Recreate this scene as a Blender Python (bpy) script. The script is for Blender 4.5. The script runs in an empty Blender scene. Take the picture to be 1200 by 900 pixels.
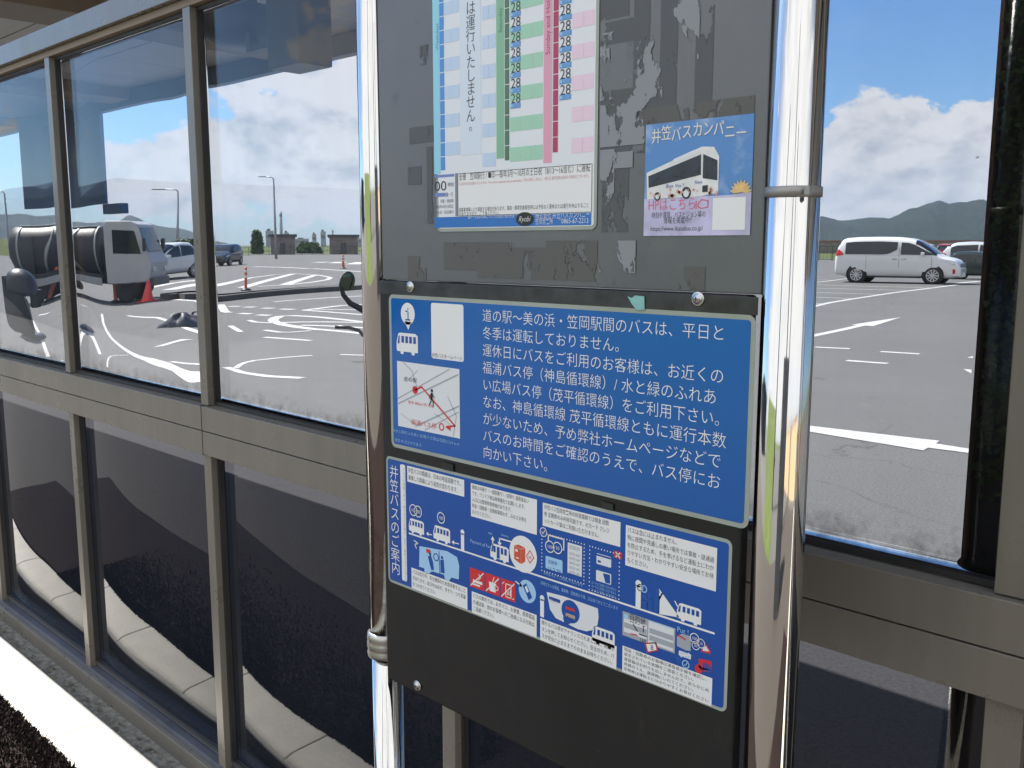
import bpy, bmesh, math, random
from mathutils import Vector, Matrix
R = math.radians
random.seed(7)
sc = bpy.context.scene
COL = sc.collection

# ------------------------------------------------------------------ camera
EYE = Vector((0, 0, 1.5)); F = 1106.0; PITCH = R(8.4); YAW = R(44.2)
cam = bpy.data.cameras.new('camera'); camo = bpy.data.objects.new('camera', cam); COL.objects.link(camo)
camo.location = EYE; camo.rotation_euler = (R(90) - PITCH, 0, YAW)
cam.sensor_width = 36; cam.lens = F / 1200 * 36; cam.clip_start = 0.05; cam.clip_end = 12000
sc.camera = camo

# ------------------------------------------------------------------ sun, exposure
SUN_EL = R(50); SUN_DEV = R(1.8)          # sun stands along the wall, a little behind its plane
sdir = Vector((-math.cos(SUN_DEV) * math.cos(SUN_EL), math.sin(SUN_DEV) * math.cos(SUN_EL), math.sin(SUN_EL)))
sl = bpy.data.lights.new('sun', 'SUN'); sl.energy = 5.0; sl.angle = R(0.5); sl.color = (1, .95, .88)
so = bpy.data.objects.new('sun', sl); COL.objects.link(so); so.rotation_euler = sdir.to_track_quat('Z', 'Y').to_euler()
sc.view_settings.view_transform = 'Standard'; sc.view_settings.look = 'None'
sc.view_settings.gamma = 1; sc.view_settings.use_curve_mapping = False
sc.view_settings.exposure = 1.6
sc.cycles.caustics_reflective = False; sc.cycles.caustics_refractive = False

# ------------------------------------------------------------------ surveying helpers (photograph -> real coordinates)
_fwd = Vector((-math.sin(YAW) * math.cos(PITCH), math.cos(YAW) * math.cos(PITCH), -math.sin(PITCH)))
_rt = Vector((math.cos(YAW), math.sin(YAW), 0)); _up = _rt.cross(_fwd)
def ray(px, py): return (_fwd * F + _rt * (px - 600) + _up * (450 - py)).normalized()
def G(px, py, z=-0.1):
    d = ray(px, py); return EYE + d * ((z - EYE.z) / d.z)
def W(px, py, y):
    d = ray(px, py); return EYE + d * (y / d.y)
def D(px, py, dist):
    d = ray(px, py); return EYE + d * (dist / math.hypot(d.x, d.y))

# ------------------------------------------------------------------ node helpers
def new_mat(name):
    m = bpy.data.materials.new(name); m.use_nodes = True
    nt = m.node_tree; b = nt.nodes['Principled BSDF']
    return m, nt, b
def N(nt, t, **kw):
    n = nt.nodes.new(t)
    for k, v in kw.items(): setattr(n, k, v)
    return n
def S(nt, sock, v):
    if hasattr(v, 'is_output') or isinstance(v, bpy.types.NodeSocket): nt.links.new(v, sock)
    else: sock.default_value = v
def math_n(nt, op, a, b=None, c=None, clamp=False):
    n = N(nt, 'ShaderNodeMath', operation=op, use_clamp=clamp)
    S(nt, n.inputs[0], a)
    if b is not None: S(nt, n.inputs[1], b)
    if c is not None: S(nt, n.inputs[2], c)
    return n.outputs[0]
def vmath(nt, op, a, b=None):
    n = N(nt, 'ShaderNodeVectorMath', operation=op)
    S(nt, n.inputs[0], a)
    if b is not None: S(nt, n.inputs[1], b)
    return n
def noise(nt, vec, scale, detail=4, rough=.55, dist=0):
    n = N(nt, 'ShaderNodeTexNoise'); S(nt, n.inputs['Vector'], vec)
    n.inputs['Scale'].default_value = scale; n.inputs['Detail'].default_value = detail
    n.inputs['Roughness'].default_value = rough; n.inputs['Distortion'].default_value = dist
    return n.outputs[0]
def mapr(nt, v, a, b, c=0.0, d=1.0, smooth=False):
    n = N(nt, 'ShaderNodeMapRange'); n.interpolation_type = 'SMOOTHSTEP' if smooth else 'LINEAR'
    S(nt, n.inputs[0], v); n.inputs[1].default_value = a; n.inputs[2].default_value = b
    n.inputs[3].default_value = c; n.inputs[4].default_value = d
    return n.outputs[0]
def mixc(nt, f, a, b, mode='MIX'):
    n = N(nt, 'ShaderNodeMix', data_type='RGBA', blend_type=mode)
    S(nt, n.inputs[0], f)
    for s, v in ((n.inputs[6], a), (n.inputs[7], b)):
        S(nt, s, (*v, 1) if isinstance(v, tuple) and len(v) == 3 else v)
    return n.outputs[2]
def objco(nt): return N(nt, 'ShaderNodeTexCoord').outputs['Object']
def bump(nt, b, h, strength=.3, dist=.01):
    n = N(nt, 'ShaderNodeBump'); n.inputs['Strength'].default_value = strength; n.inputs['Distance'].default_value = dist
    S(nt, n.inputs['Height'], h); nt.links.new(n.outputs[0], b.inputs['Normal'])

def simple(name, col, rough=.5, metal=0, spec=.5, var=0.0, scale=8, bmp=0, bscale=None, coat=0):
    m, nt, b = new_mat(name)
    b.inputs['Roughness'].default_value = rough; b.inputs['Metallic'].default_value = metal
    b.inputs['Specular IOR Level'].default_value = spec
    if coat: b.inputs['Coat Weight'].default_value = coat
    if var > 0:
        n = noise(nt, objco(nt), scale, 5)
        c0 = tuple(c * (1 - var) for c in col); c1 = tuple(min(1, c * (1 + var)) for c in col)
        nt.links.new(mixc(nt, mapr(nt, n, .3, .7), c0, c1), b.inputs['Base Color'])
        nt.links.new(mapr(nt, n, .3, .7, max(0, rough - .06), min(1, rough + .06)), b.inputs['Roughness'])
    else:
        b.inputs['Base Color'].default_value = (*col, 1)
    if bmp: bump(nt, b, noise(nt, objco(nt), bscale or scale, 4), bmp, .01)
    return m

# ------------------------------------------------------------------ sky
w = bpy.data.worlds.new('World'); sc.world = w; w.use_nodes = True
nt = w.node_tree; bg = nt.nodes['Background']; bg.inputs['Strength'].default_value = .065
sky = N(nt, 'ShaderNodeTexSky', sky_type='NISHITA'); sky.sun_disc = False
sky.sun_elevation = SUN_EL; sky.sun_rotation = math.atan2(sdir.x, sdir.y); sky.altitude = 0
sky.air_density = 1.0; sky.dust_density = .6; sky.ozone_density = 1.6
dirv = N(nt, 'ShaderNodeTexCoord').outputs['Generated']
sep = N(nt, 'ShaderNodeSeparateXYZ'); nt.links.new(dirv, sep.inputs[0])
flat = N(nt, 'ShaderNodeCombineXYZ')
nt.links.new(sep.outputs[0], flat.inputs[0]); nt.links.new(sep.outputs[1], flat.inputs[1])
nt.links.new(math_n(nt, 'MULTIPLY', sep.outputs[2], 1.7), flat.inputs[2])
n1 = noise(nt, flat.outputs[0], 4.2, 10, .60, .2)
n2 = noise(nt, flat.outputs[0], 13.0, 8, .62, .15)
dens = math_n(nt, 'ADD', n1, math_n(nt, 'MULTIPLY', math_n(nt, 'SUBTRACT', n2, .5), .42))
# cumulus banks: soft lobes at their bearings (azimuth from +Y to the right, elevation, width, weight)
CL = [((985, 215), 2.6, .24), ((1015, 150), 2.1, .24), ((1075, 190), 2.8, .25), ((1165, 175), 2.6, .25), ((1120, 215), 2.6, .22), ((1030, 240), 3, .2), ((1010, 270), 3, .18), ((1150, 240), 3, .18), ((1260, 200), 5, .26),
      ((1120, -14), 2.6, .20), ((985, -10), 1.6, .10),
      ((350, 120), 3.6, .26), ((410, 170), 3.8, .25), ((320, 205), 3.2, .22), ((270, 130), 2.2, .20), ((190, 215), 2.2, .22), ((225, 180), 1.8, .18), ((150, 235), 2.4, .17), ((225, 240), 2.6, .18), ((300, 260), 3.0, .17), ((410, 255), 3, .16),
      ((30, 130), 1.8, .15), ((10, 215), 2.2, .14), ((95, 60), 1.4, .1), ((130, 75), 1.4, .1), ((480, 150), 5, .26), ((650, 180), 8, .22), ((800, 190), 6, .22)]
acc = None
for (px, py), wd, wt in CL:
    d = ray(px, py); dt = vmath(nt, 'DOT_PRODUCT', vmath(nt, 'NORMALIZE', dirv).outputs[0], tuple(d)).outputs['Value']
    g = mapr(nt, dt, math.cos(R(wd * 1.7)), 1.0, 0, wt, True)
    acc = g if acc is None else math_n(nt, 'MAXIMUM', acc, math_n(nt, 'MULTIPLY_ADD', acc, .35, g))
bk_ = mapr(nt, vmath(nt, 'DOT_PRODUCT', dirv, (.42, -.90, .1)).outputs['Value'], -.05, .55, 0, 1, True)       # unseen bright cloud added behind the camera for shade and post reflections
dens = math_n(nt, 'ADD', math_n(nt, 'ADD', dens, acc), math_n(nt, 'MULTIPLY', bk_, .22))
cov = mapr(nt, dens, .655, .70, 0, 1, True)
thin = mapr(nt, noise(nt, flat.outputs[0], 2.3, 8, .64, 1.1), .54, .82, 0, .25, True)
cov = math_n(nt, 'MAXIMUM', math_n(nt, 'MAXIMUM', cov, thin), math_n(nt, 'MULTIPLY', bk_, .9))
n3 = noise(nt, vmath(nt, 'ADD', flat.outputs[0], (.012, 0, -.022)).outputs[0], 13.0, 8, .62, .15)
relief = math_n(nt, 'MULTIPLY', math_n(nt, 'SUBTRACT', n3, n2), 4.2)
shade = math_n(nt, 'ADD', mapr(nt, dens, .70, 1.15, .05, .75, True), relief, clamp=True)
ccol = mixc(nt, shade, (6.3, 6.35, 6.5), (3.7, 4.1, 4.7))
ccol = mixc(nt, bk_, ccol, (7.4, 7.5, 7.7))
skyb = mixc(nt, 1.0, sky.outputs[0], (.50, .76, 1.04), 'MULTIPLY')
skyc = mixc(nt, cov, skyb, ccol)
hz = mapr(nt, sep.outputs[2], .0, .09, .35, 0, True)
skyc = mixc(nt, hz, skyc, (3.8, 4.5, 5.3))
nt.links.new(skyc, bg.inputs['Color'])

# ------------------------------------------------------------------ mesh helpers
def tag(o, label=None, cat=None, group=None, kind=None):
    for k, v in (('label', label), ('category', cat), ('group', group), ('kind', kind)):
        if v: o[k] = v
    return o
def empty(name, loc, rz=0):
    o = bpy.data.objects.new(name, None); COL.objects.link(o); o.location = loc; o.rotation_euler = (0, 0, rz)
    o.empty_display_size = .1
    return o
class MB:
    def __init__(s): s.bm = bmesh.new()
    def box(s, a, b, bev=0, mat=None):
        a, b = Vector(a), Vector(b); c = (a + b) / 2
        r = bmesh.ops.create_cube(s.bm, size=1)
        vs = r['verts']
        for v in vs: v.co = Vector((v.co.x * abs(b.x - a.x), v.co.y * abs(b.y - a.y), v.co.z * abs(b.z - a.z))) + c
        if bev:
            es = {e for v in vs for e in v.link_edges}
            nv = bmesh.ops.bevel(s.bm, geom=list(es), offset=bev, segments=2, affect='EDGES', profile=.6)['verts']
            vs = list({v for v in nv} | {v for v in vs if v.is_valid})
        if mat:
            for v in vs: v.co = mat @ v.co
        return s
    def bar(s, p0, p1, r0, r1=None, n=16, caps=True):
        p0, p1 = Vector(p0), Vector(p1); r1 = r0 if r1 is None else r1
        d = p1 - p0; q = d.to_track_quat('Z', 'Y').to_matrix()
        rings = []
        for p, r in ((p0, r0), (p1, r1)):
            rings.append([s.bm.verts.new(p + q @ Vector((r * math.cos(2 * math.pi * i / n), r * math.sin(2 * math.pi * i / n), 0))) for i in range(n)])
        for i in range(n):
            f = s.bm.faces.new((rings[0][i], rings[0][(i + 1) % n], rings[1][(i + 1) % n], rings[1][i])); f.smooth = True
        if caps:
            s.bm.faces.new(rings[0][::-1]); s.bm.faces.new(rings[1])
        return s
    def tube(s, pts, r, n=10):
        pts = [Vector(p) for p in pts]; rings = []
        for i, p in enumerate(pts):
            d = (pts[min(i + 1, len(pts) - 1)] - pts[max(i - 1, 0)]).normalized()
            rr = r[i] if isinstance(r, (list, tuple)) else r
            q = d.to_track_quat('Z', 'Y').to_matrix()
            rings.append([s.bm.verts.new(p + q @ Vector((rr * math.cos(2 * math.pi * k / n), rr * math.sin(2 * math.pi * k / n), 0))) for k in range(n)])
        for a, b in zip(rings, rings[1:]):
            off = min(range(n), key=lambda o: (a[0].co - b[o].co).length)
            for k in range(n):
                f = s.bm.faces.new((a[k], a[(k + 1) % n], b[(k + 1 + off) % n], b[(k + off) % n])); f.smooth = True
        s.bm.faces.new(rings[0][::-1]); s.bm.faces.new(rings[-1])
        return s
    def lathe(s, prof, c=(0, 0, 0), axis='Z', n=32):
        c = Vector(c); rings = []
        def P(r, h, a):
            x, y = r * math.cos(a), r * math.sin(a)
            return c + (Vector((x, y, h)) if axis == 'Z' else Vector((x, h, y)) if axis == 'Y' else Vector((h, x, y)))
        for r, h in prof: rings.append([s.bm.verts.new(P(max(r, 1e-5), h, 2 * math.pi * i / n)) for i in range(n)])
        for a, b in zip(rings, rings[1:]):
            for i in range(n):
                f = s.bm.faces.new((a[i], a[(i + 1) % n], b[(i + 1) % n], b[i])); f.smooth = True
        return s
    def poly(s, pts):
        try: return s.bm.faces.new([s.bm.verts.new(Vector(p)) for p in pts])
        except ValueError: return None
    def prism(s, pts, vec):
        vec = Vector(vec); a = [s.bm.verts.new(Vector(p)) for p in pts]; b = [s.bm.verts.new(Vector(p) + vec) for p in pts]
        n = len(a)
        s.bm.faces.new(a[::-1]); s.bm.faces.new(b)
        for i in range(n): s.bm.faces.new((a[i], a[(i + 1) % n], b[(i + 1) % n], b[i]))
        return s
    def grid(s, fn, nu, nv, smooth=True):
        vs = [[s.bm.verts.new(Vector(fn(i / nu, j / nv))) for j in range(nv + 1)] for i in range(nu + 1)]
        for i in range(nu):
            for j in range(nv):
                f = s.bm.faces.new((vs[i][j], vs[i + 1][j], vs[i + 1][j + 1], vs[i][j + 1])); f.smooth = smooth
        return vs
    def build(s, name, mat, parent=None, recalc=True):
        if recalc: bmesh.ops.recalc_face_normals(s.bm, faces=s.bm.faces)
        me = bpy.data.meshes.new(name); s.bm.to_mesh(me); s.bm.free()
        for m in (mat if isinstance(mat, (list, tuple)) else [mat]): me.materials.append(m)
        o = bpy.data.objects.new(name, me); COL.objects.link(o)
        if parent: o.parent = parent
        return o
def copy_tree(o, parent=None):
    c = o.copy(); COL.objects.link(c)
    if parent: c.parent = parent
    for ch in list(o.children): copy_tree(ch, c)
    return c

# ------------------------------------------------------------------ materials
def asphalt_mat(name, base, coarse=1.0):
    m, nt, b = new_mat(name); co = objco(nt)
    big = noise(nt, co, .35, 6, .6); fine = noise(nt, co, 60 * coarse, 4, .7); mid = noise(nt, co, 3.0, 5, .6)
    c = mixc(nt, mapr(nt, big, .3, .7), tuple(x * .86 for x in base), tuple(x * 1.12 for x in base))
    c = mixc(nt, mapr(nt, fine, .35, .7), tuple(x * .58 for x in base), c)
    c = mixc(nt, mapr(nt, mid, .62, .8, 0, .5), c, tuple(x * 1.25 for x in base))
    vo = N(nt, 'ShaderNodeTexVoronoi', feature='DISTANCE_TO_EDGE'); vo.inputs['Scale'].default_value = .22
    nz = N(nt, 'ShaderNodeTexNoise'); nz.inputs['Scale'].default_value = 1.3; nz.inputs['Detail'].default_value = 6; nt.links.new(co, nz.inputs['Vector'])
    nt.links.new(vmath(nt, 'ADD', co, nz.outputs[1]).outputs[0], vo.inputs['Vector'])
    crack = math_n(nt, 'MULTIPLY', mapr(nt, vo.outputs[0], .001, .004, .55, 0), mapr(nt, noise(nt, co, .5, 3), .45, .6))
    c = mixc(nt, crack, c, tuple(x * .35 for x in base))
    c = mixc(nt, mapr(nt, noise(nt, co, .9, 3, .5), .66, .78, 0, .35), c, tuple(x * .5 for x in base))
    nt.links.new(c, b.inputs['Base Color']); b.inputs['Roughness'].default_value = .85; b.inputs['Specular IOR Level'].default_value = .25
    bump(nt, b, fine, .2, .006)
    return m
M = {}
M['asphalt'] = asphalt_mat('asphalt', (.155, .156, .155))
M['paint'] = simple('road_paint', (.47, .47, .455), .6, var=.16, scale=14)
M['frame'], nt, b = new_mat('anodised_frame'); co = objco(nt)
st = N(nt, 'ShaderNodeMapping'); st.inputs['Scale'].default_value = (1, 1, .12); nt.links.new(co, st.inputs[0])
fn_ = noise(nt, st.outputs[0], 22, 6, .65); fg_ = noise(nt, co, 6, 4, .6)
cc = mixc(nt, mapr(nt, fn_, .3, .7), (.155, .142, .120), (.185, .170, .144))
nt.links.new(cc, b.inputs['Base Color']); nt.links.new(mapr(nt, fg_, .3, .7, .24, .38), b.inputs['Roughness']); b.inputs['Specular IOR Level'].default_value = .65
M['frame_dark'] = simple('frame_gasket', (.028, .026, .026), .5, var=.2, scale=9)
M['frame_blue'] = simple('sill_channel', (.12, .13, .16), .4, metal=.3, var=.2, scale=7)
M['chrome'], nt, b = new_mat('polished_steel'); b.inputs['Metallic'].default_value = 1; b.inputs['Base Color'].default_value = (.66, .645, .61, 1); nt.links.new(mapr(nt, noise(nt, objco(nt), 30, 5, .7), .45, .75, .045, .16), b.inputs['Roughness'])
st = N(nt, 'ShaderNodeMapping'); st.inputs['Scale'].default_value = (1, 1, .0015); nt.links.new(objco(nt), st.inputs[0])
bump(nt, b, noise(nt, st.outputs[0], 75, 3, .6), .03, .004)
M['steel_dull'] = simple('brushed_steel', (.42, .41, .39), .32, metal=.9, var=.15, scale=30)
M['screw'] = simple('screw_steel', (.5, .5, .5), .25, metal=1)
M['slot'] = simple('screw_recess', (.02, .02, .02), .6)
M['black_board'], nt, b = new_mat('black_board'); co = objco(nt)
st = N(nt, 'ShaderNodeMapping'); st.inputs['Scale'].default_value = (1, 1, .3); nt.links.new(co, st.inputs[0])
cc = mixc(nt, mapr(nt, noise(nt, co, 5, 6, .65), .3, .7), (.0065, .0068, .008), (.012, .012, .013)); cc = mixc(nt, mapr(nt, noise(nt, st.outputs[0], 30, 7, .7), .58, .75, 0, .55), cc, (.035, .034, .033))
cc = mixc(nt, mapr(nt, noise(nt, co, 160, 3, .6), .72, .76, 0, .5), cc, (.10, .10, .10))
nt.links.new(cc, b.inputs['Base Color']); nt.links.new(mapr(nt, noise(nt, co, 9, 6, .7), .3, .7, .28, .5), b.inputs['Roughness']); b.inputs['Specular IOR Level'].default_value = .4
M['kerb'] = simple('kerb_concrete', (.62, .59, .53), .85, var=.08, scale=10, bmp=.25, bscale=120)
M['joint'] = simple('kerb_joint', (.07, .065, .06), .9)
M['mat'] = simple('brown_bristle', (.026, .0185, .0175), .95, var=.35, scale=60, spec=.1, bmp=.9, bscale=90)
M['white'] = simple('white_print', (.80, .80, .80), .35, spec=.4)
M['laminate'] = simple('laminate_edge', (.33, .37, .33), .2, var=.12, scale=12)
M['paper'] = simple('poster_paper', (.74, .76, .80), .28, spec=.5)
M['ink'] = simple('black_ink', (.012, .013, .016), .4)
M['ceil'] = simple('ceiling_panel', (.58, .54, .51), .6, var=.10, scale=3)
M['beam'] = simple('brown_beam', (.24, .18, .13), .6, var=.12, scale=4)
M['roof_sky_tint'] = simple('sky_tinted_steel', (.11, .22, .42), .5, var=.1, scale=2)  # blue of the mirrored sky put into the steel's base colour
M['dark_grey'] = simple('dark_grey_metal', (.055, .06, .07), .45, var=.2, scale=4)
M['black'] = simple('black_plastic', (.014, .015, .018), .4, var=.3, scale=8)
M['rubber'] = simple('tyre_rubber', (.018, .018, .02), .75)
M['alloy'] = simple('alloy_rim', (.55, .56, .58), .3, metal=.8)
M['carglass'] = simple('car_glass', (.012, .016, .022), .06, spec=.7)
M['car_white'] = simple('white_car_paint', (.70, .71, .72), .22, spec=.5, coat=.5)
M['car_silver'] = simple('silver_car_paint', (.60, .62, .65), .25, metal=.3, coat=.5)
M['car_black'] = simple('black_car_paint', (.015, .02, .03), .15, coat=.6)
M['car_green'] = simple('dark_green_car_paint', (.02, .035, .03), .2, coat=.6)
M['car_red'] = simple('red_car_paint', (.45, .02, .02), .25, coat=.6)
M['chrome_trim'] = simple('chrome_trim', (.7, .7, .72), .15, metal=1)
M['lamp_red'] = simple('red_lamp_lens', (.5, .02, .02), .2)
M['lamp_clear'] = simple('clear_lamp_lens', (.55, .58, .62), .12, metal=.4)
M['orange'] = simple('orange_plastic', (.62, .13, .05), .5, var=.15, scale=6)
M['red_cone'] = simple('red_cone_plastic', (.80, .055, .05), .45, var=.1, scale=6)
M['galv'] = simple('galvanised_pole', (.34, .36, .38), .5, metal=.4, var=.1)
M['hazed_brown'] = simple('hazed_cladding', (.20, .175, .165), .7, var=.3, scale=1.2)  # brown paled so that distance haze sits in the colour
M['grey_clad'] = simple('grey_cladding', (.30, .31, .33), .7, var=.2, scale=.2)
M['fence_green'] = simple('green_fence_paint', (.05, .09, .06), .5)

def foliage_mat(name, a, b_):
    m, nt, b = new_mat(name); n = noise(nt, objco(nt), 2.2, 5, .7); n2 = N(nt, 'ShaderNodeObjectInfo')
    g = N(nt, 'ShaderNodeNewGeometry')
    c = mixc(nt, mapr(nt, n, .3, .7), a, b_)
    c = mixc(nt, math_n(nt, 'MULTIPLY', g.outputs['Random Per Island'], .5), c, tuple(x * 1.6 for x in b_))
    nt.links.new(c, b.inputs['Base Color']); b.inputs['Roughness'].default_value = .6; b.inputs['Specular IOR Level'].default_value = .3
    return m
M['leaf'] = foliage_mat('hedge_leaf', (.025, .055, .018), (.06, .11, .03))
M['ivy'] = foliage_mat('ivy_leaf', (.04, .085, .028), (.09, .15, .045))

def terrain_mat(name, a, b_, scale, bscale=0):
    m, nt, b = new_mat(name); co = objco(nt)
    n = noise(nt, co, scale, 9, .68); n2 = noise(nt, co, scale * 9, 6, .7)
    c = mixc(nt, mapr(nt, n, .32, .68), a, b_); c = mixc(nt, mapr(nt, n2, .35, .7, 0, .6), c, tuple(x * .45 for x in a))
    nt.links.new(c, b.inputs['Base Color']); b.inputs['Roughness'].default_value = .95; b.inputs['Specular IOR Level'].default_value = .1
    if bscale: bump(nt, b, n2, 1.0, bscale)
    return m
M['hill'] = terrain_mat('wooded_hill', (.014, .034, .026), (.040, .066, .040), .010, 25)
M['grass'] = terrain_mat('dry_grass', (.07, .11, .035), (.14, .15, .06), .08)
M['lawn'] = terrain_mat('fresh_lawn', (.10, .145, .045), (.17, .20, .075), .6)

def glass_mat(name, tint, ior, dirt, sill_dirt):
    m, nt, b = new_mat(name); nt.nodes.remove(b)
    out = nt.nodes['Material Output']
    if sill_dirt:
        tr = N(nt, 'ShaderNodeBsdfGlass'); tr.inputs['Color'].default_value = (*[t ** .5 for t in tint], 1); tr.inputs['Roughness'].default_value = 0; tr.inputs['IOR'].default_value = ior
    else:
        tr = N(nt, 'ShaderNodeBsdfTransparent'); tr.inputs[0].default_value = (*tint, 1)
    gl = N(nt, 'ShaderNodeBsdfGlossy'); gl.inputs['Roughness'].default_value = .004; gl.inputs['Color'].default_value = (.95, .97, 1, 1)
    fr = N(nt, 'ShaderNodeFresnel'); fr.inputs[0].default_value = ior
    mx = N(nt, 'ShaderNodeMixShader'); nt.links.new(fr.outputs[0], mx.inputs[0]); nt.links.new(tr.outputs[0], mx.inputs[1]); nt.links.new(gl.outputs[0], mx.inputs[2])
    co = objco(nt); s = N(nt, 'ShaderNodeSeparateXYZ'); nt.links.new(co, s.inputs[0])
    st = N(nt, 'ShaderNodeMapping'); st.inputs['Scale'].default_value = (1, 1, .25); nt.links.new(co, st.inputs[0])
    film = mapr(nt, noise(nt, st.outputs[0], 5, 6, .65), .42, .8, .012, dirt)
    speck = mapr(nt, noise(nt, co, 75, 2, .5), .775, .80, 0, .5)
    edge = mapr(nt, s.outputs[2], .0, .075, sill_dirt, 0, True)
    sill = math_n(nt, 'MULTIPLY', edge, mapr(nt, math_n(nt, 'ADD', noise(nt, co, 16, 8, .8), math_n(nt, 'MULTIPLY', edge, .10)), .50, .78, 0, .42))
    d = math_n(nt, 'MAXIMUM', math_n(nt, 'MAXIMUM', film, speck), sill)
    df = N(nt, 'ShaderNodeBsdfDiffuse'); S(nt, df.inputs[0], mixc(nt, mapr(nt, sill, .0, .06), (.30, .29, .27), (.035, .032, .029)))
    m2 = N(nt, 'ShaderNodeMixShader'); nt.links.new(d, m2.inputs[0]); nt.links.new((tr if sill_dirt else mx).outputs[0], m2.inputs[1]); nt.links.new(df.outputs[0], m2.inputs[2])
    nt.links.new(m2.outputs[0], out.inputs[0])
    return m
M['glass_up'] = glass_mat('tinted_pane', (.60, .61, .63), 1.37, .05, 1)
M['glass_lo'] = glass_mat('smoked_pane', (.22, .225, .25), 1.46, .03, 0)

# ------------------------------------------------------------------ ground and terrain
def sheet(name, pts, z, mat, kind='structure'):
    m = MB(); m.poly([(x, y, z) for x, y in pts]); o = m.build(name, mat, recalc=False); return tag(o, kind=kind)
sheet('ground', [(-3700, -800), (1500, -800), (1500, 3000), (-3700, 3000)], -.14, M['grass'])
lot = [G(-260, 301.5), G(60, 300.5), G(340, 296.5), G(560, 298), G(760, 300), G(958, 303.5), G(1300, 305)]
sheet('parking_lot', [(-70, -70), (60, -70), (60, 60)] + [(p.x, p.y) for p in lot[::-1]], -.1, M['asphalt'])

# raised walkway with kerb on the near side of the glass wall
wk = MB(); wk.box((-14, -2.6, -.1), (6, .88, -.012)); tag(wk.build('walkway', simple('walkway_concrete', (.066, .058, .052), .9, var=.55, scale=70, bmp=.6, bscale=45)), kind='structure')
gp = MB(); gp.box((-14, 1.126, -.1), (6, 1.34, -.050)); tag(gp.build('gutter_strip', simple('dirty_mortar', (.22, .21, .18), .95, var=.5, scale=40, bmp=.8, bscale=50)), kind='structure')
kb = MB()
x = -13.7
while x < 5.5:
    a, b_ = x + .003, x + .597
    pr = [(.925, -.1), (1.124, -.1), (1.124, -.050), (1.121, -.034), (1.113, -.020), (1.101, -.009), (1.086, -.002), (1.068, 0.0015), (1.052, 0.002), (.945, 0.002), (.932, -.003), (.925, -.012)]
    kb.prism([(a, y, z) for y, z in pr], (b_ - a, 0, 0)); x += .6
kb.box((-14, .93, -.1), (6, 1.119, -.012))
ko = kb.build('kerb', M['kerb']); tag(ko, kind='structure')
bv = ko.modifiers.new('bevel', 'BEVEL'); bv.width = .004; bv.segments = 2; bv.limit_method = 'ANGLE'
# debris lying in the gutter
lf = MB()
for i in range(240):
    x, y = random.uniform(-4.6, -1.6), random.uniform(1.13, 1.18); s = random.uniform(.003, .011); a = random.uniform(0, 6.28)
    lf.poly([(x + s * math.cos(a + k * 1.8) * random.uniform(.6, 1.2), y + s * .7 * math.sin(a + k * 1.8), -.046 + random.uniform(0, .006)) for k in range(4)])
tag(lf.build('leaf_litter', simple('dry_litter', (.16, .13, .09), .9, var=.4, scale=90), recalc=False), 'dry grit and leaf scraps lying in the gutter strip', 'litter', kind='stuff')

# bristle mat
mt = MB(); mt.box((-6.2, .18, -.012), (1.5, .915, -.002)); mo = mt.build('entrance_mat', M['mat'])
tag(mo, 'dark brown coarse bristle mat beside the white kerb', 'mat')
br = MB()
for i in range(26000):
    x = random.uniform(-4.4, -1.9); y = .938 - abs(random.gauss(0, .22)) if i % 3 else .938 - random.uniform(0, .06)
    if y < .3: continue
    a = random.uniform(0, 6.28); h = random.uniform(.006, .016); wd = random.uniform(.002, .0045)
    dx, dy = math.cos(a) * wd, math.sin(a) * wd; lx, ly = random.uniform(-.009, .009), random.uniform(-.006, .012)
    z0 = -.004
    br.poly([(x - dx, y - dy, z0), (x + dx, y + dy, z0), (x + dx * .5 + lx, y + dy * .5 + ly, z0 + h), (x - dx * .5 + lx, y - dy * .5 + ly, z0 + h)])
bo = br.build('bristle_pile', M['mat'], mo, recalc=False); bo['kind'] = 'stuff'

# lawn and low wall on the camera's own side (what the steel posts mirror)
m = MB()
m.grid(lambda u, v: (-.47 + (3.7 + 30 * v) * math.sin(R(184 + 36 * u)), .89 + (3.7 + 30 * v) * math.cos(R(184 + 36 * u)), -.09 + 5.5 * max(0, v - .2) ** 1.2), 30, 24)
tag(m.build('lawn', M['lawn']), kind='structure')
o = empty('garden_wall', (7.6, -3.6, -.1)); tag(o, 'low tan rendered garden wall opposite the shelter', 'garden wall')
m = MB(); m.box((-.12, -6, 0), (.12, 4.4, 1.75), .01); m.build('wall_face', simple('tan_render', (.50, .36, .22), .8, var=.12, scale=3), o)
m = MB(); m.box((-.17, -6.05, 1.752), (.17, 4.45, 1.83), .015); m.build('coping', M['hazed_brown'], o)
o = empty('streak_post', (1.75, -2.9, -.1)); tag(o, 'slim dark post added out of view for the chrome posts to mirror', 'post')  # unseen post added as a dark streak in the chrome reflections
m = MB(); m.bar((0, 0, 0), (0, 0, 9), .11, n=20); m.build('shaft', M['black'], o); m = MB(); m.box((-.14, -.14, 0.001), (.14, .14, .02), .004); m.build('foot_plate', M['black'], o)

for kx, ky, kr, kh, lab in ((-.9, -6.5, .22, 9.5, 'thick dark post added on the lawn for the chrome posts to mirror'), (3.4, -3.4, .14, 7.6, 'plain dark post added near the tan garden wall for the chrome posts to mirror')):  # two more unseen posts added for mirrored streaks
    o = empty('streak_post', (kx, ky, -.1)); tag(o, lab, 'post'); m = MB(); m.bar((0, 0, 0), (0, 0, kh), kr, n=20); m.build('shaft', M['dark_grey'], o); m = MB(); m.box((-.3, -.3, .001), (.3, .3, .03), .004); m.build('foot_plate', M['black'], o)

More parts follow.
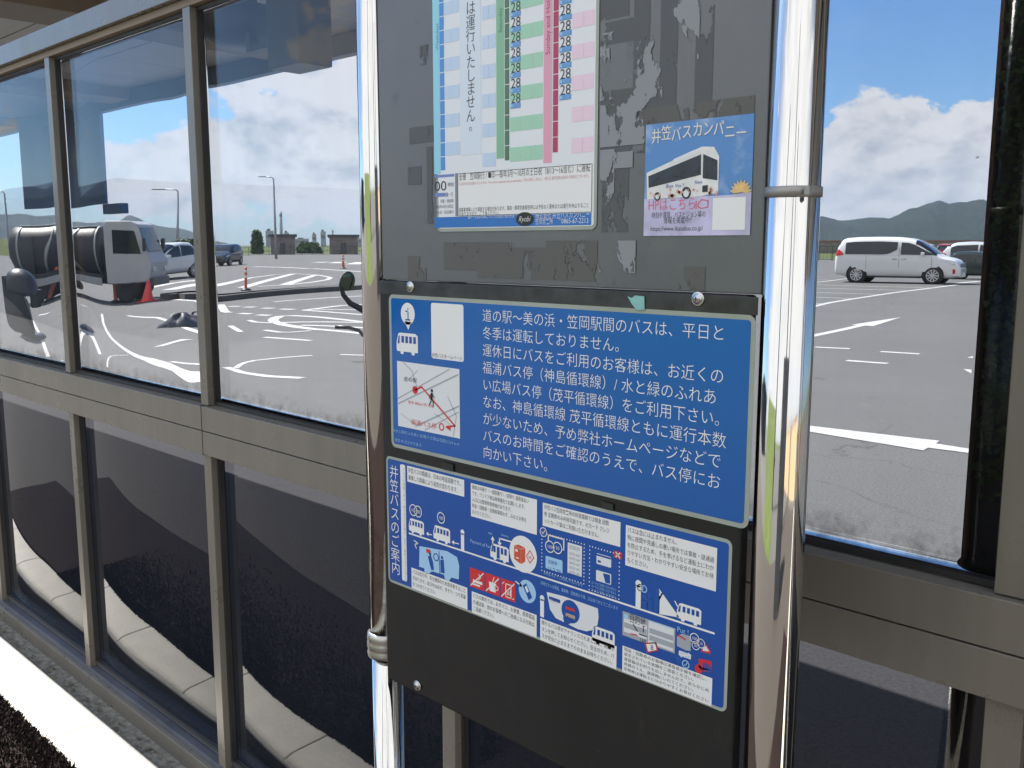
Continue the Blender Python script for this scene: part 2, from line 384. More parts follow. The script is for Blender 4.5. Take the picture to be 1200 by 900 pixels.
o = empty('dark_backdrop', (-44, -9, -.1)); tag(o, 'long dark blue grey building added out of view to darken reflections in the left panes', 'building')  # unseen building added so the left panes mirror something dark
m = MB(); m.box((-28, -4, 0), (27, 4, 2.5), .02); m.build('wall', simple('dark_blue_cladding', (.045, .055, .075), .7, var=.25, scale=.6), o)
m = MB(); m.box((-28.4, -4.4, 2.502), (27.4, 4.4, 2.75), .03); m.build('roof', M['dark_grey'], o)
for k in range(6):
    m = MB(); m.box((-24 + 8.6 * k, 4.002, .02), (-20 + 8.6 * k, 4.06, 2.2), .01); m.build('shutter', simple('dull_shutter', (.09, .10, .11), .6, var=.2, scale=2), o)

o = empty('reflection_cabinet', (.75, -1.15, 0), R(28)); tag(o, 'dark grey cabinet added behind the camera as a dark band in the chrome posts', 'cabinet')  # unseen cabinet added so the chrome posts mirror a dark band
m = MB(); m.box((-.42, -.2, -.008), (.42, .2, 1.9), .012); m.build('casing', M['dark_grey'], o); m = MB(); m.box((-.38, .202, .12), (-.005, .214, 1.82), .004); m.build('door', M['dark_grey'], o); m = MB(); m.box((.005, .202, .12), (.38, .214, 1.82), .004); d_ = m.build('door', M['dark_grey'], o); m = MB(); m.box((.03, .216, .9), (.05, .24, 1.05), .003); m.build('handle', M['steel_dull'], d_)

# road markings
PTS = []
mk = MB()
def stripe(pts, wd, f=None, z=-.096):
    ps = [G(*(f(*p) if f else p)) for p in pts]; L, Rr = [], []
    for i, p in enumerate(ps):
        d = (ps[min(i + 1, len(ps) - 1)] - ps[max(0, i - 1)]); d.z = 0; d.normalize(); nrm = Vector((-d.y, d.x, 0)) * wd / 2
        L.append(mk.bm.verts.new((p.x + nrm.x, p.y + nrm.y, z))); Rr.append(mk.bm.verts.new((p.x - nrm.x, p.y - nrm.y, z)))
    for i in range(len(ps) - 1): mk.bm.faces.new((L[i], L[i + 1], Rr[i + 1], Rr[i]))
def area(pts, f=None, z=-.095):
    mk.poly([(*G(*(f(*p) if f else p)).to_2d(), z) for p in pts])
a1 = lambda X, Y: (250 + X / 6, 290 + Y / 6)
a2 = lambda X, Y: (60 + X / 3.46, 200 + Y / 3.46)
a3 = lambda X, Y: (X / 6, 270 + Y / 6)
a4 = lambda X, Y: (940 + X / 5.217, 320 + Y / 5.217)
a5 = lambda X, Y: (880 + X / 3.75, 380 + Y / 3.75)
area([(20, 262), (20, 245), (180, 215), (300, 205)], a1); area([(150, 277), (540, 187), (582, 187), (240, 277)], a1); area([(465, 263), (690, 197), (735, 197), (545, 263)], a1)
stripe([(280, 208), (430, 192), (560, 185), (720, 194), (800, 207), (825, 216), (800, 229), (700, 246), (540, 263), (300, 272)], .22, a1)
stripe([(275, 133), (480, 140), (670, 150)], .5, a1); stripe([(700, 150), (1045, 172)], .4, a1)
for p in ([(725, 107), (785, 103)], [(850, 111), (900, 103)], [(975, 119), (1045, 104)]): stripe(p, 1.2, a1)
stripe([(430, 382), (700, 365), (1050, 342)], .16, a1); stripe([(30, 355), (600, 322), (1050, 300)], .13, a1)
for p in ([(90, 404), (180, 406)], [(212, 412), (295, 416)], [(345, 424), (430, 428)], [(480, 434), (570, 440)], [(180, 455), (262, 462)], [(315, 470), (405, 477)]): stripe(p, .22, a1)
stripe([(640, 446), (900, 412), (1050, 402)], .18, a1); stripe([(640, 446), (850, 462), (1050, 476)], .18, a1); stripe([(720, 440), (1050, 442)], .16, a1)
stripe([(1060, 527), (700, 492), (560, 483), (480, 484), (440, 495), (425, 510), (440, 525), (500, 545), (600, 565), (700, 580), (1058, 609)], .22, a1)
area([(425, 510), (440, 494), (480, 483), (500, 490), (470, 503), (465, 515), (490, 530), (520, 545), (470, 535)], a1)
stripe([(480, 530), (1060, 530)], .2, a1); stripe([(620, 552), (1060, 568)], .2, a1)
stripe([(370, 578), (480, 598), (560, 600), (690, 592)], .12, a1); stripe([(250, 505), (300, 520), (430, 532)], .12, a1)
stripe([(370, 628), (500, 643), (690, 663)], .12, a1)
stripe([(155, 842), (190, 818), (230, 803), (300, 790), (460, 779), (700, 768)], .09, a1); stripe([(885, 760), (1060, 762)], .09, a1)
stripe([(75, 838), (140, 855), (200, 872), (300, 888), (420, 905), (640, 925)], .13, a1); stripe([(110, 540), (190, 585)], .12, a1); stripe([(40, 390), (70, 440), (100, 447)], .2, a1)
stripe([(160, 575), (160, 610), (180, 640), (220, 668), (330, 715), (450, 765), (530, 820), (600, 895)], .10, a2)
stripe([(148, 800), (155, 775), (172, 757), (200, 746), (260, 739), (350, 737)], .055, a2); stripe([(505, 785), (570, 800), (600, 822), (625, 852)], .055, a2)
stripe([(330, 577), (450, 605), (540, 650), (615, 700)], .08, a2); stripe([(330, 492), (480, 466), (600, 455)], .35, a2); stripe([(480, 492), (612, 468)], .5, a2)
stripe([(280, 520), (400, 522), (600, 545)], .2, a2); stripe([(470, 722), (545, 700)], .1, a2)
stripe([(130, 545), (160, 580), (200, 610), (330, 710), (400, 782), (480, 880)], .13, a3); stripe([(310, 568), (450, 570)], .3, a3); stripe([(190, 503), (300, 494), (400, 490)], .35, a3)
stripe([(300, 395), (400, 402)], .25, a3); stripe([(290, 437), (400, 440)], .25, a3); stripe([(270, 300), (400, 310)], .3, a3); stripe([(60, 210), (400, 222)], .5, a3); stripe([(0, 655), (150, 662)], .2, a3)
stripe([(60, 207), (160, 183), (300, 160), (560, 121), (950, 73)], .17, a4)
for p in ([(20, 184), (135, 187)], [(20, 146), (320, 157)], [(20, 117), (470, 131)], [(20, 91), (640, 107)], [(20, 70), (790, 92)], [(20, 65), (150, 50), (280, 33)], [(20, 40), (170, 42)], [(20, 22), (120, 25)]): stripe(p, .13, a4)
stripe([(780, 65), (960, 62), (1085, 52)], .3, a4); stripe([(-40, 402), (60, 385), (220, 352), (400, 312)], .17, a4)
area([(300, 317), (605, 271), (435, 326), (380, 322)], a4)
stripe([(80, 453), (292, 463)], .15, a4); stripe([(480, 481), (718, 496)], .15, a4); stripe([(272, 535), (522, 554)], .15, a4)
area([(1008, 520), (1045, 510), (1045, 523)], a4); area([(985, 590), (1035, 593), (1035, 617)], a4)
area([(150, 437), (250, 446), (830, 515), (815, 527), (940, 547), (1020, 556), (1020, 576), (940, 566), (780, 545), (760, 557), (250, 472), (150, 462)], a5)
tag(mk.build('road_markings', M['paint'], recalc=True), kind='structure')
# low kerbed traffic island
isl = MB()
ps = [G(206, 353), G(216, 355), G(268, 350.5), G(345, 345), G(440, 338.5), G(470, 337)]
bk = [p + Vector((-.45, -.19, 0)) for p in ps]
pts = [(p.x, p.y, -.1) for p in ps] + [(p.x, p.y, -.1) for p in bk[::-1]]
isl.prism(pts, (0, 0, .16)); io = isl.build('traffic_island', simple('island_concrete', (.085, .085, .085), .9, var=.25, scale=3)); tag(io, kind='structure')

# hills
def hills(name, px0, px1, prof, dist, depth, seed, mat):
    m = MB(); rnd = random.Random(seed); n = int((px1 - px0) / 3); nv = 22
    ph = [rnd.uniform(0, 6.28) for _ in range(12)]
    def top(px):
        for (a, ya), (b, yb) in zip(prof, prof[1:]):
            if a <= px <= b: return ya + (yb - ya) * (px - a) / (b - a)
        return prof[0][1] if px < prof[0][0] else prof[-1][1]
    def fn(u, v):
        px = px0 + (px1 - px0) * u; dd = dist + depth * (v if v <= 1 else 1)
        p = D(px, top(px), dist + depth * .72); h = p.z
        s = math.sin(min(1, v / .72) * math.pi / 2) if v < .72 else math.cos((v - .72) / .28 * math.pi / 2 * .8)
        r = sum(math.sin(px * (.03 * k + .02) + v * (3 + 2 * k) + ph[k]) / (k + 1.5) for k in range(9))
        q = D(px, 287, dist + depth * v)
        jag = (rnd.random() - .5) * .035 * h
        return (q.x, q.y, -1 + h * max(0, s) * (1 + .17 * r * math.sin(min(1, v / .72) * math.pi)) + (jag if v > .05 else 0))
    m.grid(fn, n, nv); return tag(m.build(name, mat), kind='structure')
hills('hills', 470, 1560, [(470, 287.5), (600, 274), (740, 262), (850, 258), (940, 253), (955, 252), (985, 258), (1015, 255), (1040, 256), (1062, 246), (1085, 238), (1098, 235), (1108, 240), (1130, 239), (1160, 240), (1200, 246), (1330, 252), (1450, 268), (1560, 287)], 1500, 900, 3, M['hill'])
hills('hills', -160, 262, [(-160, 258), (-40, 252), (30, 251), (70, 256), (110, 262), (140, 262), (152, 256), (165, 258), (190, 266), (215, 271), (240, 277), (262, 284)], 2300, 800, 5, M['hill'])
# far dyke that closes the lot on the left
m = MB()
dk = [(-200, 280), (-60, 280.5), (60, 281), (130, 283), (215, 284), (262, 286)]
def dyke(u, v):
    px = -200 + 462 * u; top = 280 + 6 * max(0, (u - .3) / .7) ** 1.5
    base = G(px, 299.5); dd = math.hypot(base.x, base.y)
    h = D(px, top, dd + 10).z
    q = D(px, 287, dd + 1 + 9 * min(v, 1) + 14 * max(0, v - .8))
    return (q.x, q.y, -.13 + (h + .13) * min(1, v * 1.25) * (1 + .02 * math.sin(u * 90)))
m.grid(dyke, 60, 8); tag(m.build('grass_dyke', M['grass']), kind='structure')

# ------------------------------------------------------------------ glass wall of the shelter
GY = 1.25
wall = empty('glass_wall', (0, GY, -.06)); tag(wall, 'long beige metal framed glass wall behind the bus stop sign', 'glass wall')
def loc(o, par):                                  # keep world placement while parenting
    o.parent = par; o.matrix_parent_inverse = Matrix.Translation(par.location).inverted(); return o
X0, X1 = -14.0, 3.6
mull = [-13.5, -12.5, -11.55, -10.6, -9.67, -8.75, -7.83, -6.92, -6.01, -5.10, -4.19, -3.285, -2.345, -1.372, -.331, .66, 1.67, 2.68, 3.55]
hw0 = .019
def wbox(name, boxes, mat, bev=.0015):
    m = MB()
    for a, b in boxes: m.box(a, b, bev)
    return loc(m.build(name, mat), wall)
wbox('top_rail', [((X0, GY - .045, 2.118), (X1, GY + .06, 2.180))], M['frame'])
wbox('top_rail_groove', [((X0, GY - .028, 2.098), (X1, GY + .05, 2.1165))], M['beam'], 0)
wbox('mid_rail', [((X0, GY - .040, 1.004), (X1, GY + .05, 1.070)), ((X0, GY - .040, .938), (X1, GY + .05, 1.0015))], M['frame'])
wbox('sill_rail', [((X0, GY - .045, -.060), (X1, GY + .05, .004))], M['frame'], .003)
wbox('sill_channel', [((X0, GY - .030, .005), (X1, GY - .006, .022)), ((X0, GY - .004, .005), (X1, GY + .05, .036))], M['frame_blue'], .001)
jm = MB()
for xc in mull[::3]: jm.box((xc + .0, GY - .0408, .936), (xc + .002, GY - .03, 1.072))
loc(jm.build('rail_joint', M['frame_dark']), wall)
def pane_mesh(x0, x1, z0, z1, amp, wob, ph):
    m = MB(); nu, nv = 36, 36
    def fn(u, v):
        s = 2 * u - 1; t = 2 * v - 1
        y = -amp * (1 - abs(s) ** 2.5) * (1 - .15 * t * t)
        y += wob * math.sin(3.1 * s + ph) * math.sin(2.3 * t + 1.7 * ph) * (1 - s ** 4) * (1 - t ** 4)
        return (x0 + (x1 - x0) * u, y, (z1 - z0) * v)
    m.grid(fn, nu, nv); return m
def slab_mesh(x0, x1, z0, z1, amp, wob, ph, warp):
    m = MB(); n = 64
    def bow(u, v):
        s = 2 * u - 1; t = 2 * v - 1
        return -amp * (1 - abs(s) ** 2.5) * (1 - .15 * t * t) + wob * math.sin(3.1 * s + ph) * math.sin(2.3 * t + 1.7 * ph) * (1 - s ** 4) * (1 - t ** 4)
    def th(u, v):
        return .004 + warp * (math.exp(-(u / .15) ** 2) * (.55 + .45 * math.sin(6.6 * v + ph)) + .7 * math.exp(-(v / .20) ** 2) * math.sin(7.5 * u + ph) + .35 * math.exp(-((u - .92) / .12) ** 2) * math.cos(5 * v))
    P = lambda u, v, y: (x0 + (x1 - x0) * u, y, (z1 - z0) * v)
    a = m.grid(lambda u, v: P(u, v, bow(u, v)), n, n); b = m.grid(lambda u, v: P(u, v, bow(u, v) + max(.0012, th(u, v))), n, n)
    for k in range(n):
        for q in (((a[k][0], a[k + 1][0]), (b[k][0], b[k + 1][0])), ((a[k][n], a[k + 1][n]), (b[k][n], b[k + 1][n])), ((a[0][k], a[0][k + 1]), (b[0][k], b[0][k + 1])), ((a[n][k], a[n][k + 1]), (b[n][k], b[n][k + 1]))):
            m.bm.faces.new((q[0][0], q[0][1], q[1][1], q[1][0]))
    return m
first = True
for i, (xa, xb) in enumerate(zip(mull, mull[1:])):
    hw = .0225 if abs(xa + .331) < .01 else hw0
    mm = MB()
    mm.box((xa - hw, GY - .028, .022), (xa + hw, GY + .010, .936), .0015); mm.box((xa - hw, GY - .028, 1.072), (xa + hw, GY + .010, 2.097), .0015)
    loc(mm.build('mullion', M['frame']), wall)
    g = MB()
    for z0, z1 in ((.037, .936), (1.072, 2.097)):
        g.box((xa + hw + .0005, GY - .010, z0), (xa + hw + .007, GY + .009, z1)); g.box((xb - hw - .006, GY - .010, z0), (xb - hw - .0005, GY + .009, z1))
        g.box((xa + hw + .007, GY - .010, z0), (xb - hw - .006, GY + .009, z0 + .009)); g.box((xa + hw + .007, GY - .010, z1 - .008), (xb - hw - .006, GY + .009, z1))
    loc(g.build('gasket', M['frame_dark']), wall)
    ph = i * 1.9
    for z0, z1, mt_, amp in ((.046, .927, M['glass_lo'], .0125), (1.081, 2.088, M['glass_up'], .004)):
        if z0 > 1:
            o = slab_mesh(xa + hw - .002, xb - hw + .002, z0 - .007, z1 + .007, amp, .0008, ph, .0024 if xb < -2.3 else .0009 if xb < -1.3 else .0002).build('glass_pane', mt_)
        else:
            o = pane_mesh(xa + hw - .001, xb - hw + .001, z0 - .004, z1 + .004, amp, .0012, ph).build('glass_pane', mt_, recalc=False)
        o.location = (0, 0.006, z0 + .06); o.parent = wall

# ------------------------------------------------------------------ canopy over the shelter
can = empty('shelter_canopy', (-5, 2.3, 2.5)); tag(can, 'flat shelter canopy with pale ceiling panels and brown beams', 'canopy')
def cpart(name, m, mat): return loc(m.build(name, mat), can)
m = MB(); xx = -13.9
while xx < 2.6:
    for ya, yb in ((1.22, 1.985), (1.995, 2.62), (2.63, 3.26)): m.box((xx + .004, ya, 2.66), (xx + .646, yb, 2.68), .002)
    xx += .65
cpart('ceiling', m, M['ceil'])
m = MB(); m.box((-14, 1.18, 2.70), (2.8, 3.34, 2.83)); cpart('roof_deck', m, M['dark_grey'])
for xb_ in (-12.4, -9.96, -7.52, -5.08, -2.64, -.2):
    m = MB(); m.box((xb_, 1.2, 2.58), (xb_ + .36, 3.26, 2.662), .004); cpart('beam', m, M['beam'])
m = MB(); m.box((-14, 3.27, 2.545), (2.8, 3.33, 2.84), .004); cpart('fascia', m, M['roof_sky_tint'])
m = MB(); m.box((-9.6, 3.28, 1.83), (-7.83, 3.32, 2.543), .004); m.box((-7.828, 3.27, 1.745), (-7.47, 3.33, 1.825), .004); cpart('pillar_reflection', m, M['roof_sky_tint'])  # solid panel added in place of a pillar's reflection in the glass
bx = empty('reflection_box', W(331, 40, 2.2)); tag(bx, 'dark grey box with a bracket arm, added for dark shapes mirrored in the pane', 'reflection box')  # box, arm and dome added in place of dark reflections in the pane
c = W(331, 40, 2.2); k = (W(350, 40, 2.2) - W(312, 40, 2.2)).x / 2
m = MB(); m.box((c.x - k, 2.2, W(331, 78, 2.2).z), (c.x + k, 2.36, 2.659), .01); loc(m.build('housing', M['dark_grey']), bx)
p0, p1, p2 = W(312, 47, 2.2), W(277, 60, 2.2), W(277, 52, 2.2)
m = MB(); m.box((p1.x, 2.25, p1.z), (c.x - k, 2.29, p1.z + .03), .003); m.box((p1.x, 2.245, p1.z), (p1.x + .03, 2.295, 2.659), .003); loc(m.build('bracket', M['dark_grey']), bx)
m = MB(); m.lathe([(.001, 0), (.10, .0), (.17, .05), (.19, .12), (.17, .16)], (W(258, 30, 2.2).x, 2.3, W(258, 52, 2.2).z), n=28); loc(m.build('dome', M['dark_grey']), bx)

# dark ivy covered column just inside the wall at the right
cx0 = W(1160, 287, 1.62).x; cx1 = cx0 + .16
col_ = empty('support_column', ((cx0 + cx1) / 2, 1.7, -.1)); tag(col_, 'dark brown support column behind the glass beside the wide mullion', 'column')
m = MB(); m.box((cx0, 1.62, -.1), (cx1, 1.80, 2.66), .006); loc(m.build('shaft', simple('dark_brown_steel', (.05, .045, .045), .5, var=.2, scale=3)), col_)
m = MB(); m.box((cx0 - .007, 1.612, -.1), (cx0 - .0005, 1.66, 2.66), .001); loc(m.build('edge_trim', simple('copper_edge', (.34, .22, .15), .4, metal=.3)), col_)
m = MB(); rnd = random.Random(4)
for i in range(2600):
    p = Vector((rnd.uniform(cx0 + .010, cx1), 1.61 - abs(rnd.gauss(0, .014)), rnd.uniform(1.12, 2.02) if i % 4 else rnd.gauss(1.5, .25)))
    if p.z < 1.09 or p.z > 2.03 + .02 * math.sin(p.x * 90): continue
    s = rnd.uniform(.004, .010); q = Matrix.Rotation(rnd.uniform(0, 6.28), 3, 'Y') @ Matrix.Rotation(rnd.uniform(-.9, .9), 3, 'X')
    m.poly([p + q @ Vector(v) * s for v in ((-.5, 0, -.6), (.1, -.2, -.9), (.6, 0, -.2), (.3, -.15, .9), (-.4, 0, .7))])
iv = m.build('ivy', M['ivy'], recalc=False); tag(iv, 'dark green ivy climbing the brown column behind the glass', 'ivy')

# ------------------------------------------------------------------ bus stop sign
BY = .87                                           # front face of the boards
sign = empty('bus_stop_sign', (-.80, .89, 0)); tag(sign, 'bus stop sign of two chrome posts holding dark boards', 'bus stop sign')
def sp(name, m, mat): return loc(m.build(name, mat), sign)
XL, XR = -1.145, -.4715
m = MB(); m.bar((XL, .89, .854), (XL, .89, 2.35), .0268, n=48); m.bar((XL, .89, 0), (XL, .89, .854), .0245, n=48); m.lathe([(.0268, 2.35), (.024, 2.362), (.0, 2.368)], (XL, .89, 0)); sp('post', m, M['chrome'])
m = MB(); m.bar((XR, .89, 0), (XR, .89, 2.35), .0270, n=48); m.lathe([(.027, 2.35), (.024, 2.362), (.0, 2.368)], (XR, .89, 0)); sp('post', m, M['chrome'])
m = MB(); m.lathe([(.0272, .850), (.0305, .851), (.0315, .856), (.0300, .862), (.0298, .863), (.0315, .866), (.0315, .874), (.0298, .877), (.0315, .880), (.0305, .889), (.0272, .891)], (XL, .89, 0), n=48); sp('collar', m, M['steel_dull'])
m = MB(); m.lathe([(.0272, 1.5468), (.0287, 1.5472), (.0287, 1.5568), (.0272, 1.5572)], (XR, .89, 0), n=48); m.box((XR + .024, .866, 1.5475), (XR + .030, .872, 1.5565), .001); sp('clamp_band', m, simple('dull_clamp', (.30, .29, .28), .4, metal=.5))
for xp in (XL, XR):
    m = MB(); m.box((xp - .06, .83, .001), (xp + .06, .95, .010), .002); sp('base_plate', m, M['steel_dull'])
# upper board: grey painted steel, weathered
mm_, nt, b = new_mat('weathered_grey_board'); co = objco(nt)
n1_ = noise(nt, co, 3.2, 5, .6); sepb = N(nt, 'ShaderNodeSeparateXYZ'); nt.links.new(co, sepb.inputs[0])
cc = mixc(nt, mapr(nt, n1_, .3, .7), (.115, .124, .140), (.170, .170, .172))
cc = mixc(nt, mapr(nt, noise(nt, co, 26, 6, .7), .60, .74, 0, .45), cc, (.05, .052, .058))
nt.links.new(cc, b.inputs['Base Color']); b.inputs['Metallic'].default_value = .25
nt.links.new(mapr(nt, n1_, .3, .7, .30, .42), b.inputs['Roughness'])
m = MB(); m.box((-1.112, BY, 1.4495), (-.492, .888, 2.02), .0015); sp('upper_board', m, mm_)
m = MB(); m.box((-1.116, BY - .0035, .826), (-.503, .884, 1.4485), .0035); sp('lower_board', m, M['black_board'])
m = MB(); m.box((-1.116, BY - .0045, 1.4285), (-.492, BY - .0036, 1.4470), .0004); sp('joint_strip', m, simple('scuffed_black', (.03, .031, .034), .4, var=.6, scale=40))
for (px, py) in ((484, 336), (821, 350), (492, 802)):
    p = W(px, py, BY); m = MB()
    m.lathe([(.0078, BY - .0046), (.0078, BY - .0060), (.0070, BY - .0062), (.0058, BY - .0062), (.0050, BY - .0080), (.0025, BY - .0092), (.0, BY - .0095)], (p.x, 0, p.z), axis='Y', n=28)
    s_ = sp('screw', m, M['screw'])
    m = MB(); m.box((p.x - .0025, BY - .0099, p.z - .0005), (p.x + .0025, BY - .0090, p.z + .0005)); m.box((p.x - .0005, BY - .0098, p.z - .0025), (p.x + .0005, BY - .0090, p.z + .0025))
    so_ = m.build('screw_recess', M['slot']); so_.parent = s_; so_.matrix_parent_inverse = Matrix.Translation(sign.location).inverted() if False else Matrix.Identity(4)
    so_.matrix_parent_inverse = Matrix.Identity(4); so_.location = (0, 0, 0)
# flaked remains of old notices on the upper board
def flake_mat(name, col, lo, hi, sc_, seed):
    m, nt, b = new_mat(name); co = vmath(nt, 'ADD', objco(nt), (seed, seed * .7, 0)).outputs[0]
    b.inputs['Base Color'].default_value = (*col, 1); b.inputs['Roughness'].default_value = .5
    st = N(nt, 'ShaderNodeMapping'); st.inputs['Scale'].default_value = (1.0, 1, .55); nt.links.new(co, st.inputs[0])
    n = noise(nt, st.outputs[0], sc_, 7, .62, .3)
    nt.links.new(mapr(nt, n, lo, hi), b.inputs['Alpha']); return m
F1 = flake_mat('pale_paper_residue', (.25, .26, .28), .50, .515, 17, 0)
F2 = flake_mat('grey_glue_residue', (.085, .088, .094), .40, .42, 22, 5)
F3 = flake_mat('brown_glue_residue', (.10, .097, .093), .44, .46, 30, 9)
def resid(name, quads, mat, off):
    for (xa, ya, xb, yb) in quads:
        p, q = W(xa, ya, BY), W(xb, yb, BY); off += .00003; m = MB()
        m.poly([(p.x, BY - off, p.z), (q.x, BY - off, p.z), (q.x, BY - off, q.z), (p.x, BY - off, q.z)])
        loc(m.build(name, mat, recalc=False), sign)
resid('paper_residue', [(738, -40, 776, 140), (790, -40, 818, 120), (704, 40, 742, 66), (704, 66, 752, 112), (704, 124, 760, 152), (704, 150, 760, 168), (706, 180, 742, 196), (704, 176, 720, 240), (700, 282, 745, 320), (752, 6, 770, 60)], F1, .0009)
resid('glue_residue', [(704, -40, 738, 18), (704, 28, 750, 46), (704, 108, 782, 148), (744, -20, 760, 130), (776, -40, 792, 140), (818, -40, 834, 130), (704, 132, 766, 178), (706, 196, 736, 272), (480, 150, 508, 166), (478, 196, 494, 216), (492, 54, 508, 74), (500, 172, 508, 262)], F2, .0002)
resid('glue_stain', [(520, 284, 600, 318), (560, 290, 700, 330), (640, 282, 700, 330), (796, 312, 826, 340), (478, 300, 500, 336), (750, 128, 884, 140), (620, 345, 800, 352), (508, 340, 720, 350)], F3, .0005)

# ------------------------------------------------------------------ printed sheets
_fc = []
def text_into(mb, s, x, z, size, y, width=None, align='L', shear=0, arc=None, xs=1.0, thin=.007):
    """append the writing S, its left baseline at (x, z) on the plane y, em = size metres"""
    c = bpy.data.curves.new('t', 'FONT'); c.body = s; c.size = 1; c.resolution_u = 3; c.shear = shear; c.offset = -thin
    o = bpy.data.objects.new('t', c); COL.objects.link(o)
    e = o.evaluated_get(bpy.context.evaluated_depsgraph_get()); me = e.to_mesh()
    vs = [v.co.copy() for v in me.vertices]; fs = [tuple(p.vertices) for p in me.polygons]
    e.to_mesh_clear(); bpy.data.objects.remove(o); bpy.data.curves.remove(c)
    if not vs: return
    x1 = max(v.x for v in vs); sx = (width / x1) if width else size * xs
    off = 0 if align == 'L' else -x1 * sx / 2 if align == 'C' else -x1 * sx
    nv = []
    for v in vs:
        px, pz = x + off + v.x * sx, z + v.y * size
        if arc: pz += arc(px)
        nv.append(mb.bm.verts.new((px, y, pz)))
    for f in fs:
        try: mb.bm.faces.new([nv[i] for i in f])
        except ValueError: pass
class Sheet:
    """a printed sheet on the board; places are read off the survey of the board plane"""
    def __init__(s, name, label, cat, tl, br, mat, lam=None, thick=.0006, rad=.004, base=None):
        s.base = BY if base is None else base
        p, q = W(*tl, BY), W(*br, BY); s.x0, s.z1, s.x1, s.z0 = p.x, p.z, q.x, q.z
        s.root = empty(name, (p.x, s.base, q.z)); tag(s.root, label, cat); s.y = s.base - thick; s.n = 0
        m = MB(); lm = lam or 0
        pr = s.rr(p.x - lm, q.z - lm, q.x + lm, p.z + lm, rad + lm, s.base - .0001)
        m.prism(pr, (0, -thick + .0002, 0)); o = m.build('laminate' if lam else 'backing', M['laminate'] if lam else mat); loc(o, s.root)
        if lam:
            m = MB(); m.prism(s.rr(p.x, q.z, q.x, p.z, rad, s.y + .0001), (0, -.0003, 0)); loc(m.build('print', mat), s.root); s.y -= .0002
    def rr(s, x0, z0, x1, z1, r, y, n=5):
        r = min(r, abs(x1 - x0) / 2.01, abs(z1 - z0) / 2.01)
        pts = []
        for cx, cz, a in ((x1 - r, z1 - r, 0), (x0 + r, z1 - r, 90), (x0 + r, z0 + r, 180), (x1 - r, z0 + r, 270)):
            for k in range(n + 1):
                t = R(a + 90 * k / n); pts.append((cx + r * math.cos(t), y, cz + r * math.sin(t)))
        return pts
    def Y(s, layer): return s.y - .00025 * layer
    def P(s, px, py): p = W(px, py, BY); return p.x, p.z
    def part(s, name, m, mat, parent=None):
        o = m.build(name, mat, recalc=False); loc(o, s.root)
        if parent:
            o.parent = parent; o.matrix_parent_inverse = parent.matrix_parent_inverse.copy() if False else Matrix.Identity(4)
        return o
    # shapes, all in board metres
    def rect(s, m, x0, z0, x1, z1, l, r=0): m.poly(s.rr(x0, z0, x1, z1, r, s.Y(l)) if r else [(x0, s.Y(l), z0), (x1, s.Y(l), z0), (x1, s.Y(l), z1), (x0, s.Y(l), z1)])
    def prect(s, m, tl, br, l, r=0):
        a, b = s.P(*tl), s.P(*br); s.rect(m, a[0], b[1], b[0], a[1], l, r)
    def disc(s, m, x, z, r, l, rz=None, n=28): m.poly([(x + r * math.cos(6.2832 * k / n), s.Y(l), z + (rz or r) * math.sin(6.2832 * k / n)) for k in range(n)])
    def ring(s, m, x, z, r, t, l, n=28):
        for k in range(n):
            a, b = 6.2832 * k / n, 6.2832 * (k + 1) / n
            m.poly([(x + q * math.cos(c), s.Y(l), z + q * math.sin(c)) for q, c in ((r, a), (r, b), (r - t, b), (r - t, a))])
    def line(s, m, pts, wd, l):
        for (xa, za), (xb, zb) in zip(pts, pts[1:]):
            d = Vector((xb - xa, zb - za)); 
            if d.length < 1e-6: continue
            d.normalize(); nx, nz = -d.y * wd / 2, d.x * wd / 2; e = d * wd * .2
            m.poly([(xa - e.x + nx, s.Y(l), za - e.y + nz), (xa - e.x - nx, s.Y(l), za - e.y - nz), (xb + e.x - nx, s.Y(l), zb + e.y - nz), (xb + e.x + nx, s.Y(l), zb + e.y + nz)])
    def pg(s, m, pts, l): m.poly([(x, s.Y(l), z) for x, z in pts])
    def ppg(s, m, pts, l): s.pg(m, [s.P(*p) for p in pts], l)
    def text(s, m, t, x, z, size, l, **k): text_into(m, t, x, z, size, s.Y(l), **k)
    def bus(s, name, x, z, wd, l, mat=None, flip=False, doors=False, face='L'):
        """side view bus pictogram, lower left at (x, z)"""
        mat = mat or M['white']; h = wd * .66; m = MB(); q = (lambda u, v: (x + u * wd, z + v * h))
        s.pg(m, [q(0, .22), q(.0, .55), q(.09, .95), q(.16, 1.0), q(.90, 1.0), q(1, .9), q(1, .14), q(.86, .14), q(.83, .02), q(.72, .02), q(.69, .14), q(.34, .14), q(.31, .02), q(.20, .02), q(.17, .14), q(.03, .14)], l)
        o = s.part(name, m, mat); m = MB()
        if doors:
            for a, b, lo in ((.17, .30, .5), (.36, .52, .18), (.58, .71, .5), (.77, .90, .5)): s.rect(m, *q(a, lo), *q(b, .88), l + 1)
        else:
            for k in range(4): s.rect(m, *q(.24 + .185 * k, .55), *q(.36 + .185 * k, .86), l + 1)
        s.pg(m, [q(.05, .50), q(.11, .86), q(.16, .86), q(.14, .50)], l + 1)
        s.part('bus_window', m, s.blue, o); return o
